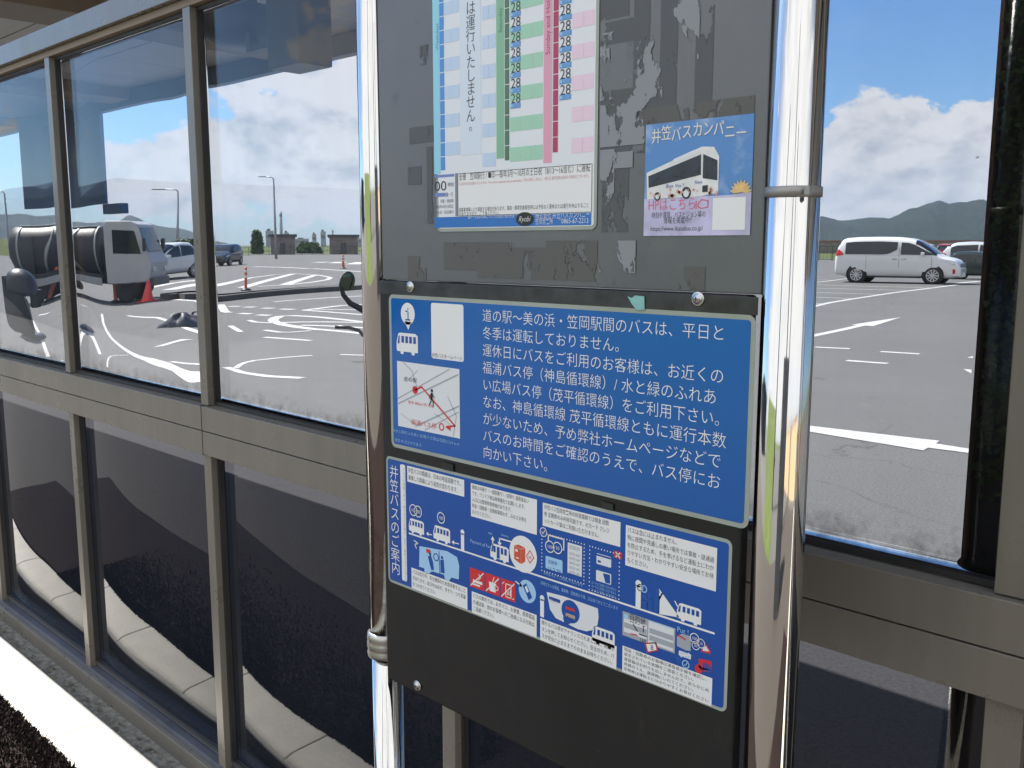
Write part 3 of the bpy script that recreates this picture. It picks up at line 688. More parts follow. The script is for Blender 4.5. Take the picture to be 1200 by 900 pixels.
def print_blue(name, top, bot, z0, z1):
    m, nt, b = new_mat(name)
    sz_ = N(nt, 'ShaderNodeSeparateXYZ'); nt.links.new(objco(nt), sz_.inputs[0])
    n = math_n(nt, 'ADD', mapr(nt, sz_.outputs[2], z1, z0, 0, .8), math_n(nt, 'MULTIPLY', noise(nt, objco(nt), 5, 4), .3))
    nt.links.new(mixc(nt, mapr(nt, n, .1, .95), top, bot), b.inputs['Base Color']); b.inputs['Roughness'].default_value = .12; b.inputs['Specular IOR Level'].default_value = .5
    bump(nt, b, noise(nt, objco(nt), 26, 4, .6), .035, .01)
    return m
M['blue'] = print_blue('blue_print', (.006, .125, .42), (.008, .092, .38), 1.2, 1.43)
M['blue2'] = print_blue('deep_blue_print', (.007, .085, .37), (.006, .070, .34), 1.0, 1.2)
M['blue_flat'] = simple('blue_ink', (.012, .085, .36), .3)
M['red_ink'] = simple('red_ink', (.62, .028, .035), .35)
M['grey_ink'] = simple('grey_ink', (.36, .39, .44), .4)
M['lblue'] = simple('light_blue_ink', (.36, .60, .84), .35)
M['pale'] = simple('pale_print', (.72, .74, .77), .35)

# ---- blue notice
nb = Sheet('blue_notice', 'bright blue laminated notice with large white writing, above the guide panel', 'notice', (461, 349), (874, 613), M['blue'], lam=.0055, base=BY - .0037)
nb.blue = M['blue_flat']
xl, xr = W(568, 369, BY).x, W(851, 390, BY).x
lines = ['道の駅～美の浜・笠岡駅間のバスは、平日と', '冬季は運転しておりません。', '運休日にバスをご利用のお客様は、お近くの', '福浦バス停（神島循環線）/ 水と緑のふれあ', 'い広場バス停（茂平循環線）をご利用下さい。', 'なお、神島循環線 茂平循環線ともに運行本数', 'が少ないため、予め弊社ホームページなどで', 'バスのお時間をご確認のうえで、バス停にお', '向かい下さい。']
em = (xr - xl) / 19.85; zt, zb_ = W(568, 369, BY).z, W(562, 527, BY).z
m = MB()
for i, t in enumerate(lines):
    nb.text(m, t, xl, zt + (zb_ - zt) * i / 8 - em * .38, em * 1.0, 1, xs=.97 if i == 4 else 1, thin=.009)
nb.part('lettering', m, M['white'])
# information balloon
m = MB(); cx, cz = nb.P(480.8, 367.5); r = .0155
nb.disc(m, cx, cz, r, 1, r * 1.02); nb.pg(m, [(cx - r * .5, cz - r * .7), (cx + r * .45, cz - r * .75), (cx + r * .05, cz - r * 1.5)], 1)
ic = nb.part('information_icon', m, M['white']); m = MB(); nb.text(m, 'i', cx, cz - r * .58, r * 1.75, 2, align='C'); nb.rect(m, cx - r * .36, cz - r * .62, cx + r * .36, cz - r * .5, 2); nb.rect(m, cx - r * .33, cz + r * .17, cx, cz + r * .29, 2); nb.part('letter', m, M['blue_flat'], ic)
a, b_ = nb.P(468, 415), nb.P(492.5, 394); nb.bus('bus_icon', a[0], a[1] + .001, b_[0] - a[0], 1)
# plate that carried the square code: kept plain, with its caption
m = MB(); nb.prect(m, (508, 354.5), (546.5, 424), 1, .0035); pl = nb.part('caption_plate', m, M['white'])
m = MB(); a = nb.P(508.5, 417.5); nb.text(m, '井笠バスホームページ', a[0] + .0015, a[1], .0066, 2, width=nb.P(545, 417)[0] - a[0] - .002); nb.part('lettering', m, M['ink'], pl)
# map
m = MB(); nb.prect(m, (468.2, 422.5), (542.0, 513.5), 1); mp = nb.part('map', m, M['pale'])
A0, A1 = nb.P(468.2, 422.5), nb.P(542.0, 513.5); mw, mh = A1[0] - A0[0], A0[1] - A1[1]
mq = lambda u, v: (A0[0] + u * mw, A0[1] - v * mh)
m = MB()
for pts, wd in (([(.0, .66), (.98, .08)], .0022), ([(0, .58), (.85, .02)], .0016), ([(.30, .95), (.99, .53)], .0022), ([(.45, .98), (.98, .62)], .0014), ([(.1, .0), (.25, .12), (.33, .35)], .0014), ([(.2, .25), (.35, .1)], .001), ([(.82, .42), (.95, .68), (.9, .98)], .0012), ([(.92, .85), (.6, .7)], .0008), ([(.05, .8), (.3, .93)], .0008)):
    nb.line(m, [mq(*p) for p in pts], wd, 2)
nb.part('road_line', m, M['grey_ink'], mp)
m = MB(); nb.line(m, [mq(.30, .40), mq(.41, .34), mq(.93, .83), mq(.80, .86)], .0024, 3); nb.disc(m, *mq(.30, .40), .0058, 3); nb.ring(m, *mq(.72, .88), .0055, .0018, 3); nb.pg(m, [mq(.78, .87), mq(.86, .83), mq(.86, .91)], 4); nb.part('route_line', m, M['red_ink'], mp)
m = MB(); nb.text(m, '福浦バス停', *mq(.22, .925), .0088, 3, width=.052 if False else mw * .42); nb.text(m, '徒歩 800m/ 約 10分', *mq(.18, .62), .0055, 3, width=mw * .42); nb.part('place_lettering', m, M['red_ink'], mp)
m = MB(); nb.text(m, '道の駅', *mq(.11, .285), .0075, 3, width=mw * .22)
hx, hz_ = mq(.575, .37); nb.disc(m, hx, hz_, .0024, 4)
nb.line(m, [(hx, hz_ - .004), (hx - .001, hz_ - .012)], .0042, 4); nb.line(m, [(hx - .001, hz_ - .011), (hx + .003, hz_ - .017), (hx + .002, hz_ - .023)], .0017, 4); nb.line(m, [(hx - .001, hz_ - .011), (hx - .003, hz_ - .017), (hx - .006, hz_ - .021)], .0017, 4); nb.line(m, [(hx, hz_ - .004), (hx + .005, hz_ - .010)], .0014, 4); nb.line(m, [(hx, hz_ - .004), (hx - .005, hz_ - .008), (hx - .005, hz_ - .012)], .0014, 4)
nb.part('walker_icon', m, M['ink'], mp)
m = MB(); a = nb.P(464, 505); nb.text(m, '※水と緑のふれあい広場バス停は北西に3.6 k m', a[0], a[1], .0056, 1, width=nb.P(541, 522)[0] - a[0]); a = nb.P(465.5, 516); nb.text(m, '徒歩 45 分かかります。', a[0], a[1], .0056, 1, width=nb.P(498, 522)[0] - a[0]); nb.part('note_lettering', m, M['lblue'])

# ---- guide panel
gd = Sheet('guide_panel', 'deep blue laminated guide panel with white captions and bus pictures, lowest on the board', 'guide panel', (457, 536.5), (850, 829), M['blue2'], lam=.004, base=BY - .0037)
gd.blue = M['blue2']
def caption(tl, br, rows, size=None):
    m = MB(); gd.prect(m, tl, br, 1); o = gd.part('caption_box', m, M['white'])
    a, b = gd.P(*tl), gd.P(*br); h = (a[1] - b[1]) / (len(rows) + (.35 if len(rows) > 2 else .2)); wmax = max(len(r) for r in rows)
    xs_ = min(h * .92, (b[0] - a[0]) * .955 / wmax) / (h * .78); m = MB()
    for i, r in enumerate(rows): gd.text(m, r, a[0] + (b[0] - a[0]) * .02, a[1] - h * (i + .84), h * .78, 2, xs=xs_)
    gd.part('lettering', m, M['ink'], o)
caption((480, 545), (547, 581.5), ['井笠バスの路線は、日本の地道道路です。', '乗車した距離により運賃が変わります。'])
caption((554.6, 565.2), (632, 626), ['乗降は中乗り（一部前乗り）/ 前降り 運賃後払い', 'です。ワンドア車は降車優先でお願いします。', '入口には整理券発券機があります。', '現金・回数券・定期券等問わず、みなさま券を', 'おとりください。'])
caption((639, 588), (729.6, 640), ['井笠バス笠岡営業所の所管路線では現金 回数', '券 定期券のみ利用可能です。ICカード クレジ', 'ットカード等はご利用いただけません。'])
caption((736.4, 614), (841.6, 692), ['バスは急には止まれません。', '特に夜間や見通しの悪い場所では事故・誤通過', 'を防止するため、手を挙げるなど運転士にわか', 'りやすい方法・わかりやすい安全な場所でお待', 'ちください。'])
caption((485, 664), (550.7, 713.5), ['バスは走行中、安全確保のため急停車すること', 'があります。走行中は必ず、手すり・つり革等', 'をつかまりください。'])
caption((555.7, 691.7), (631.7, 746), ['バスの車内では、おタバコ、お食事、携帯電話', 'の通話等、他のお客様へのご迷惑になる行為は', 'ご遠慮ください。'])
caption((636, 723), (725, 783), ['降りるバス停がアナウンスされましたら、降車ボ', 'タンを押してお知らせください。安全のため、バ', 'スが完全に止まるまでそのままお待ちください。'])
caption((732.4, 755), (836.4, 826), ['現金・回数券のお客様は運賃表示機を確認し、', '表示されている金額をご用意ください。', '運賃箱はお釣りを出しませんので、あらかじめ', '両替のうえ、運賃箱にいれてください。', '定期券は運転士に分かりやすくお見せください'])
m = MB(); a, b_ = gd.P(464, 545), gd.P(464, 672); st_ = (a[1] - b_[1]) / 8
for i, ch in enumerate('井笠バスのご案内'): gd.text(m, ch, a[0], a[1] - st_ * (i + .84), st_ * 1.02, 1, align='C', xs=1.0, thin=.006)
gd.part('title_lettering', m, M['white'])
m = MB(); gd.prect(m, (471.8, 543), (480.0, 681), 1, .003); o = gd.part('title_strip', m, M['white'])
m = MB(); a, b_ = gd.P(476, 547), gd.P(476, 680); tx = 'バスでの移動で安心・確かな公共交通のご案内と乗車方法のお知らせ'; st_ = (a[1] - b_[1]) / len(tx)
for i, ch in enumerate(tx): gd.text(m, ch, a[0], a[1] - st_ * (i + .9), st_ * .95, 2, align='C')
gd.part('lettering', m, M['grey_ink'], o)
m = MB(); a, b_ = gd.P(482, 624), gd.P(840, 745); gd.rect(m, a[0], a[1] - .0012, b_[0], a[1] + .0012, 1); gd.part('road_line', m, M['white'])
zl = a[1]
def gbus(px, wpx, doors=False, py=None):
    xa = gd.P(px, 640)[0]; xb = gd.P(px + wpx, 640)[0]; return gd.bus('bus_icon', xa, zl + .0016 if py is None else gd.P(px, py)[1], xb - xa, 1, doors=doors)
gbus(482.5, 17.5); gbus(511, 19.5); gbus(577.5, 21.5, True); gbus(798, 29); gbus(698, 27, py=752.5)
def coin(px, py, rp, t='100', big=True):
    x, z = gd.P(px, py); r = abs(gd.P(px + rp, py)[0] - x); m = MB(); gd.disc(m, x, z, r, 2); o = gd.part('coin_icon', m, M['blue2']); m = MB(); gd.ring(m, x, z, r, r * .16, 3); gd.text(m, t, x, z - r * .3, r * .8, 3, align='C'); gd.part('coin_face', m, M['white'], o)
coin(487.5, 597, 4.6); coin(493.0, 598.6, 4.6); coin(520, 606, 4.6)
def arrow(pts, wd, hd, mat=None):
    m = MB(); P_ = [gd.P(*p) for p in pts]; gd.line(m, P_, wd, 1); (xa, za), (xb, zb) = P_[-2:]; d = Vector((xb - xa, zb - za)).normalized(); n_ = Vector((-d.y, d.x)); e = Vector((xb, zb))
    gd.pg(m, [tuple(e + d * hd), tuple(e + n_ * hd * .7), tuple(e - n_ * hd * .7)], 1); gd.part('arrow_icon', m, mat or M['white'])
arrow([(509, 626), (505, 625)], .0014, .005); arrow([(540.5, 636.5), (535, 635)], .0014, .005)
arrow([(580.3, 640), (580.3, 632)], .0022, .0055); m = MB(); 
arrow([(602, 634), (588.3, 630), (588.3, 634.5)], .0020, .0055)
def stop_icon(px, z, h):
    x = gd.P(px, 640)[0]; m = MB(); gd.rect(m, x - h * .11, z, x + h * .11, z + h * .8, 1, .001); gd.disc(m, x, z + h * .86, h * .13, 1); gd.part('stop_post_icon', m, M['white'])
stop_icon(545, zl + .0012, .030); stop_icon(752, zl + .0012, .034); stop_icon(638.5, gd.P(638.5, 722)[1], .030)
m = MB(); a = gd.P(554, 634.5); gd.text(m, 'Payment of Fare', a[0], a[1], .0072, 1, width=gd.P(579, 638)[0] - a[0]); a = gd.P(575, 624.5); gd.text(m, 'exit', a[0], a[1], .0052, 1); a = gd.P(590, 626.6); gd.text(m, 'entrance', a[0], a[1], .0048, 1, width=.014)
a = gd.P(796, 738.2); gd.text(m, 'Put !', a[0], a[1], .0085, 1); gd.part('english_lettering', m, M['lblue'])
# ticket machine balloon
x, z = gd.P(616, 648.5); m = MB(); gd.disc(m, x, z, .0248, 2, n=40); o = gd.part('machine_balloon', m, M['white'])
m = MB(); gd.pg(m, [(x - .016, z - .010), (x - .004, z - .014), (x - .004, z + .006), (x - .016, z + .008)], 3); gd.pg(m, [(x - .0035, z - .014), (x + .004, z - .009), (x + .004, z + .009), (x - .0035, z + .006)], 3); gd.pg(m, [(x - .016, z + .0085), (x - .004, z + .0065), (x + .004, z + .0095), (x - .008, z + .0115)], 3); gd.part('machine_icon', m, simple('orange_red_ink', (.62, .09, .04), .35), o)
m = MB(); c_ = (x + .0125, z - .001); gd.line(m, [(c_[0], c_[1] + .009), (c_[0] + .007, c_[1] + .001), (c_[0], c_[1] - .008), (c_[0] - .006, c_[1]), (c_[0], c_[1] + .009)], .0012, 3); gd.text(m, '88', c_[0], c_[1] - .002, .005, 3, align='C'); gd.part('ticket_icon', m, M['red_ink'], o)
m = MB(); gd.rect(m, x - .0135, z + .001, x - .009, z + .0045, 4); gd.rect(m, x - .0125, z - .008, x - .007, z - .0065, 4); gd.part('machine_slot', m, M['white'], o)
# emergency braking picture
m = MB(); gd.ppg(m, [(494.5, 639), (527, 645), (538.5, 652), (541, 662), (540.5, 678), (532, 675.8), (529, 680), (524.5, 678), (523, 672.5), (509, 668.5), (505, 672), (500.5, 670), (500, 665), (494, 663)], 1); o = gd.part('braking_bus_icon', m, M['lblue'])
m = MB(); gd.ppg(m, [(504.5, 651), (508, 650), (510.5, 658), (511.5, 667), (508.5, 667), (506.5, 660)], 2); gd.ppg(m, [(519, 655), (523, 655), (524, 671), (519.5, 670)], 2); gd.disc(m, *gd.P(507, 648.5), .0025, 2); gd.disc(m, *gd.P(521, 652.5), .0025, 2); gd.ring(m, *gd.P(514, 652), .006, .0016, 2); gd.line(m, [gd.P(517.5, 645), gd.P(518.5, 671)], .0014, 2); gd.part('rider_icon', m, M['blue2'], o)
m = MB(); gd.prect(m, (502.5, 642), (507.5, 648), 2); gd.part('warning_icon', m, M['red_ink'], o)
m = MB(); gd.line(m, [gd.P(488, 632.5), gd.P(493, 636), gd.P(489, 637), gd.P(491, 642)], .0016, 1); gd.part('spark_icon', m, M['white'])
# prohibition squares
for i, kind in enumerate('sfp'):
    a, b_ = gd.P(553.8 + 18.0 * i, 663.8 + 5.0 * i), gd.P(570.8 + 18.0 * i, 689.5); hgt = .0275; zt_ = gd.P(553.8, 663.8)[1]
    m = MB(); gd.rect(m, a[0], zt_ - hgt, b_[0], zt_, 1); o = gd.part('prohibition_square', m, M['red_ink'])
    m = MB(); cx, cz = (a[0] + b_[0]) / 2, zt_ - hgt / 2; k = (b_[0] - a[0])
    if kind == 's': gd.rect(m, cx - .3 * k, cz - .006, cx + .35 * k, cz - .002, 2); gd.line(m, [(cx + .1 * k, cz), (cx + .25 * k, cz + .004), (cx + .1 * k, cz + .008)], .0012, 2); gd.rect(m, cx - .35 * k, cz - .010, cx + .2 * k, cz - .0075, 2)
    elif kind == 'f': gd.pg(m, [(cx - .25 * k, cz + .003), (cx + .25 * k, cz + .003), (cx + .2 * k, cz - .010), (cx - .2 * k, cz - .010)], 2); gd.line(m, [(cx, cz + .003), (cx + .1 * k, cz + .011)], .0014, 2); gd.ring(m, cx + .28 * k, cz - .003, .0035, .001, 2)
    else:
        gd.line(m, [(cx - .15 * k, cz - .010), (cx - .15 * k, cz + .008), (cx + .22 * k, cz + .008), (cx + .22 * k, cz - .010), (cx - .15 * k, cz - .010)], .0014, 2)
        for q in range(3): gd.rect(m, cx + (-.06 + .1 * q) * k, cz - .007, cx + (-.01 + .1 * q) * k, cz - .003 + .002 * q, 2)
        gd.line(m, [(cx - .4 * k, cz + .006), (cx - .25 * k, cz + .010)], .001, 2); gd.line(m, [(cx + .3 * k, cz - .011), (cx + .42 * k, cz - .009)], .001, 2)
    gd.line(m, [(cx - .44 * k, cz - hgt * .42), (cx + .44 * k, cz + hgt * .42)], .0016, 3); gd.part('prohibition_mark', m, M['white'], o)
x, z = gd.P(620.8, 692); m = MB(); gd.disc(m, x, z, .0155, 1); o = gd.part('phone_balloon', m, M['lblue']); m = MB(); gd.pg(m, [(x - .008, z + .006), (x - .002, z + .011), (x + .009, z - .006), (x + .003, z - .011)], 2); gd.part('phone_icon', m, M['blue2'], o); m = MB(); gd.pg(m, [(x - .004, z + .005), (x - .001, z + .008), (x + .003, z + .001), (x, z - .002)], 3); gd.part('phone_screen', m, M['white'], o)
arrow([(607, 680), (612, 684)], .0016, .005)
# accepted / refused payment with dotted frames
m = MB()
def dots(tl, br, n1, n2):
    a, b = gd.P(*tl), gd.P(*br)
    for k in range(n1):
        t = k / (n1 - 1)
        for zz in (a[1], b[1]): gd.disc(m, a[0] + (b[0] - a[0]) * t, zz, .00085, 1, n=8)
    for k in range(1, n2 - 1):
        t = k / (n2 - 1)
        for xx in (a[0], b[0]): gd.disc(m, xx, a[1] + (b[1] - a[1]) * t, .00085, 1, n=8)
dots((638, 623), (687, 683), 16, 12); dots((694, 639), (728, 701), 11, 12)
gd.part('dotted_frame', m, M['white'])
x, z = gd.P(640, 622.5); m = MB(); gd.disc(m, x, z, .0062, 2); o = gd.part('tick_icon', m, M['blue_flat']); m = MB(); gd.ring(m, x, z, .0062, .001, 3); gd.line(m, [(x - .003, z), (x - .001, z - .0025), (x + .003, z + .003)], .0011, 3); gd.part('tick_mark', m, M['white'], o)
m = MB(); gd.prect(m, (722.6, 644), (731.6, 654.5), 2); o = gd.part('cross_square', m, M['red_ink']); m = MB(); x, z = gd.P(727.1, 649.2); gd.line(m, [(x - .003, z - .003), (x + .003, z + .003)], .0016, 3); gd.line(m, [(x - .003, z + .003), (x + .003, z - .003)], .0016, 3); gd.part('cross_mark', m, M['pale'], o)
m = MB(); a, b_ = gd.P(645.5, 626), gd.P(663.5, 643.5); gd.line(m, [(a[0], b_[1]), a, (b_[0], a[1]), b_, (b_[0] - .006, b_[1])], .0018, 1); gd.part('banknote_icon', m, M['white'])
coin(656.5, 641, 5.5, '50'); coin(647.5, 639.5, 5.5, '100')
m = MB(); gd.prect(m, (642.3, 650), (662, 671), 1, .002); o = gd.part('pass_card', m, M['lblue']); m = MB(); a = gd.P(644, 663.7); gd.text(m, '11 2.29', a[0], a[1] - .004, .0085, 2, width=gd.P(660, 663)[0] - a[0]); a = gd.P(645, 656.5); gd.text(m, '定期券', a[0], a[1] - .002, .0055, 2, width=.016); gd.part('lettering', m, M['blue2'], o)
m = MB(); gd.prect(m, (668.2, 634.5), (684.5, 675), 1); o = gd.part('coupon_strip', m, M['pale']); m = MB(); a = gd.P(670, 641.5); gd.text(m, '回数券', a[0], a[1], .0058, 2, width=gd.P(682.5, 641)[0] - a[0])
for k in range(5): a = gd.P(669.5, 648.5 + 5.4 * k); gd.text(m, '100円券 100円', a[0], a[1], .0048, 2, width=gd.P(683, 641)[0] - a[0])
gd.part('lettering', m, M['grey_ink'], o)
m = MB(); gd.prect(m, (702, 647), (719, 664.5), 1, .0015); o = gd.part('credit_card', m, M['pale']); m = MB(); gd.prect(m, (702, 649.8), (719, 652.6), 2); gd.prect(m, (703.5, 655), (707, 658.5), 2); gd.part('card_stripe', m, M['blue2'], o)
m = MB(); gd.prect(m, (701.5, 666.5), (719, 684.5), 1, .0015); o = gd.part('travel_card', m, M['pale']); m = MB(); gd.ppg(m, [(709.5, 670.5), (717.8, 672.5), (718.0, 683.0), (712.5, 681.8)], 2); gd.part('card_patch', m, M['blue2'], o)
m = MB(); a = gd.P(636.5, 683.5); gd.text(m, '降車ボタンは現金、乗車券、回数券お下車、又はありがとうございます', a[0], a[1], .0055, 1, width=gd.P(727, 715)[0] - a[0]); a = gd.P(640, 671.5); gd.text(m, '※井笠バスでご利用いただけます', a[0], a[1], .0046, 1, width=gd.P(686, 680)[0] - a[0])
for k in range(3): a = gd.P(696, 682.5 + 4.2 * k); gd.text(m, 'カードはご利用いただけません', a[0], a[1], .0042, 1, width=gd.P(725, 690)[0] - a[0])
gd.part('note_lettering', m, M['lblue'])
# stop button picture
m = MB(); gd.ppg(m, [(643.5, 692.5), (663, 697.4), (703.5, 711.8), (704.3, 722), (703, 731), (697.5, 737), (690, 738.5), (680, 736), (654, 723), (647.5, 713)], 1); o = gd.part('bus_interior_icon', m, M['pale'])
m = MB(); gd.prect(m, (646.3, 697.3), (659.5, 706), 2, .001); gd.disc(m, *gd.P(671.5, 715.5), .0150, 2); gd.ppg(m, [(663, 722), (665, 719.5), (667, 723), (668.5, 719.5), (670, 724), (672, 723), (673.5, 728), (668.5, 730.5), (664.5, 728)], 4); gd.part('button_ring', m, M['blue2'], o)
m = MB(); gd.text(m, 'Next...', gd.P(647, 703)[0], gd.P(647, 703.6)[1], .0062, 3, width=gd.P(658.5, 703)[0] - gd.P(647, 703)[0]); gd.part('lettering', m, M['white'], o)
m = MB(); gd.prect(m, (666, 709), (677, 716), 3); gd.part('stop_button', m, M['red_ink'], o); m = MB(); gd.prect(m, (666, 716.6), (677, 724.5), 3); gd.part('button_plate', m, simple('tan_ink', (.45, .33, .24), .4), o)
# destination board
m = MB(); gd.prect(m, (732.6, 714.6), (793.5, 764.5), 1); o = gd.part('fare_display', m, M['grey_ink'])
m = MB(); gd.prect(m, (734.2, 722), (760.8, 748), 2); gd.prect(m, (763, 726), (792, 762), 2); gd.part('display_screen', m, M['pale'], o)
m = MB(); a = gd.P(740.3, 726.5); gd.text(m, '目的地', a[0], a[1], .0125, 3, width=gd.P(759.5, 727)[0] - a[0]); gd.prect(m, (752, 740.5), (761, 745.2), 3); a = gd.P(752.5, 750); gd.text(m, '160', a[0], a[1], .0068, 3, width=gd.P(760.5, 727)[0] - a[0]); gd.part('lettering', m, M['ink'], o)
m = MB(); gd.prect(m, (734.4, 717.5), (739.4, 724.5), 3); gd.prect(m, (764, 726), (792, 734.5), 3); gd.part('display_label', m, M['lblue'], o)
m = MB(); gd.line(m, [gd.P(745, 730), gd.P(750, 738)], .0014, 3); gd.line(m, [gd.P(757, 733), gd.P(757, 739)], .0014, 3); gd.line(m, [gd.P(742, 741), gd.P(750, 743)], .0014, 3); gd.part('fare_mark', m, M['red_ink'], o)
m = MB()
for yy in (740, 748.5): gd.prect(m, (764, yy), (792, yy + 3.6), 3)
gd.prect(m, (734.6, 733.5), (760.5, 736.3), 3); gd.part('display_row', m, M['grey_ink'], o)
m = MB(); gd.ppg(m, [(758, 752), (772, 751), (774.5, 761), (761.5, 763.5)], 2); o = gd.part('ticket_frame', m, M['red_ink']); m = MB(); gd.ppg(m, [(760.2, 753.3), (770.8, 752.5), (772.7, 760), (762.7, 762)], 3); o2 = gd.part('ticket_face', m, M['white'], o); m = MB(); x, z = gd.P(767, 760); gd.text(m, '8', x, z, .0085, 4, align='C'); gd.part('lettering', m, M['ink'], o)
# fare box, coins, hand
m = MB(); gd.ppg(m, [(796, 744.5), (802, 741), (812.3, 744.5), (812, 761.5), (806, 760.5), (796, 755.5)], 1); o = gd.part('fare_box_icon', m, M['grey_ink']); m = MB(); gd.line(m, [gd.P(798, 743), gd.P(806, 748)], .0018, 2); gd.part('fare_slot', m, M['red_ink'], o)
m = MB(); gd.ppg(m, [(825, 757), (831, 754), (836, 762.5), (835, 765), (824, 762)], 1); o = gd.part('change_ticket', m, M['red_ink']); m = MB(); gd.ppg(m, [(826.5, 757.5), (830.5, 755.5), (834, 762), (826.5, 761)], 2); gd.part('ticket_face', m, M['pale'], o)
coin(824.5, 752.5, 5, '10'); coin(818.2, 755, 4.6, '50'); coin(817, 746.5, 5.6, '100')
m = MB(); gd.prect(m, (798.3, 760.5), (812.4, 771.5), 1, .001); o = gd.part('coupon_icon', m, M['pale']); m = MB()
for k in range(4): gd.prect(m, (800 + 3 * k, 763), (802 + 3 * k, 765), 2); gd.prect(m, (800 + 3 * k, 767), (802 + 3 * k, 769), 2)
gd.part('coupon_mark', m, M['lblue'], o)
m = MB(); gd.ppg(m, [(793.5, 765), (796, 768), (797, 765.5), (798.5, 769), (800.5, 769), (801.5, 775), (797.5, 775.5), (794.5, 771)], 1); gd.part('hand_icon', m, M['blue_flat']); m = MB(); gd.ring(m, *gd.P(806.3, 777), .005, .0012, 1); gd.line(m, [gd.P(804.8, 777), gd.P(806, 778.5), gd.P(808.3, 775)], .001, 1); gd.part('tick_ring', m, M['lblue'])
m = MB(); gd.ppg(m, [(821.5, 770), (836.8, 773.5), (836.8, 787), (826, 784.5), (821.5, 780)], 1); gd.disc(m, *gd.P(821.5, 782.5), .005, 1); o = gd.part('refusal_icon', m, M['red_ink']); m = MB()
for k in range(4): gd.prect(m, (826.2 + 2.7 * k, 776 - (1, 2, 1.2, -1)[k] + .7 * k), (828.1 + 2.7 * k, 784), 2, .0008)
gd.prect(m, (826.2, 780), (836.6, 787), 2, .001); gd.part('hand_icon', m, M['blue_flat'], o)
# people waiting and the headlight beam
m = MB()
for px, h in ((758.5, .018), (763.5, .022), (772.5, .030)): x = gd.P(px, 720)[0]; gd.disc(m, x, zl + h - .002, .0032, 1); gd.rect(m, x - .0035, zl + .0015, x + .0035, zl + h - .006, 1, .0015)
x = gd.P(772.5, 720)[0]; gd.line(m, [(x + .003, zl + .02), (x + .008, zl + .03)], .002, 1); gd.part('waiting_figure', m, M['blue_flat'])
m = MB(); xa, xb = gd.P(774.5, 720)[0], gd.P(799, 720)[0]; gd.pg(m, [(xa, zl + .0015), (xb, zl + .0055), (xa, zl + .032)], 1); gd.part('light_beam', m, M['white'])
m = MB(); gd.line(m, [gd.P(793.5, 703), gd.P(797.5, 710.5)], .0014, 1); gd.part('spark_icon', m, M['white'])
m = MB(); gd.ring(m, *gd.P(753, 687.5), .0045, .0012, 1); gd.ring(m, *gd.P(757.5, 689), .0045, .0012, 1); gd.part('eye_icon', m, M['lblue'])

# ---- timetable
tt = Sheet('timetable_poster', 'white laminated timetable with blue, green and pink columns of hours', 'timetable', (511.5, -72), (696.5, 264.8), M['paper'], lam=.0042, base=BY - .0008)
tt.blue = M['blue_flat']
tz = lambda py: tt.P(517, py)[1]
tx_ = lambda px: tt.P(px, 150)[0]
def col(name, pxs, rows, mat, l=1, par=None):
    m = MB()
    for (ya, yb) in rows:
        for (xa, xb) in pxs: tt.rect(m, tx_(xa), tz(yb), tx_(xb), tz(ya), l)
    return tt.part(name, m, mat, par)
TI = lambda n, c, r=.3: simple(n, c, r)
col('weekday_band', [(509.5, 517)], [(-70, 204)], TI('cyan_ink', (.28, .64, .80)))
p0z, pit = -62, 16.4
rws = [(p0z + pit * k + .6, p0z + pit * (k + 1) - .6) for k in range(int((204 - p0z) / pit))]
col('weekday_hour_cell', [(517.4, 522.4)], rws, TI('strong_blue_ink', (.07, .27, .64)))
col('weekday_tint', [(523.2, 531), (531.2, 540)], rws[::2], TI('pale_blue_ink', (.52, .64, .82))); col('weekday_tint', [(566.5, 574), (574.4, 582)], rws[1::2], TI('pale_blue_ink', (.52, .64, .82)))
col('note_tint', [(541, 565)], [(-70, 185)], TI('very_pale_blue_ink', (.66, .73, .82)))
col('saturday_band', [(583, 592)], [(-70, 192)], TI('leaf_green_ink', (.22, .47, .30)))
tz2 = lambda py: tt.P(610, py)[1]
r2 = [(10 + 17.9 * k - 17.9 * 4, 10 + 17.9 * (k + 1) - 17.9 * 4 - 1.0) for k in range(14)]
def col2(name, pxs, rows, mat, ref, l=1):
    m = MB()
    for (ya, yb) in rows:
        for (xa, xb) in pxs: tt.rect(m, tx_(xa), tt.P(ref, yb)[1], tx_(xb), tt.P(ref, ya)[1], l)
    return tt.part(name, m, mat)
col2('saturday_hour_cell', [(592.8, 598)], r2, TI('dark_green_ink', (.07, .17, .10)), 596)
col2('saturday_tint', [(599, 611.5), (612, 624.5), (625, 637)], r2[1::2], TI('mid_green_ink', (.35, .62, .46)), 620)
col2('sunday_band', [(638, 647.8)], [(-70, 191)], TI('pink_ink', (.72, .34, .45)), 643)
r3 = [(14 + 18.4 * k - 18.4 * 4, 14 + 18.4 * (k + 1) - 18.4 * 4 - 1.0) for k in range(13)]
col2('sunday_hour_cell', [(649, 655)], r3, TI('crimson_ink', (.42, .03, .10)), 652)
col2('sunday_tint', [(671, 684), (684.6, 696.2)], r3[0::2], TI('pale_pink_ink', (.80, .60, .72)), 684)
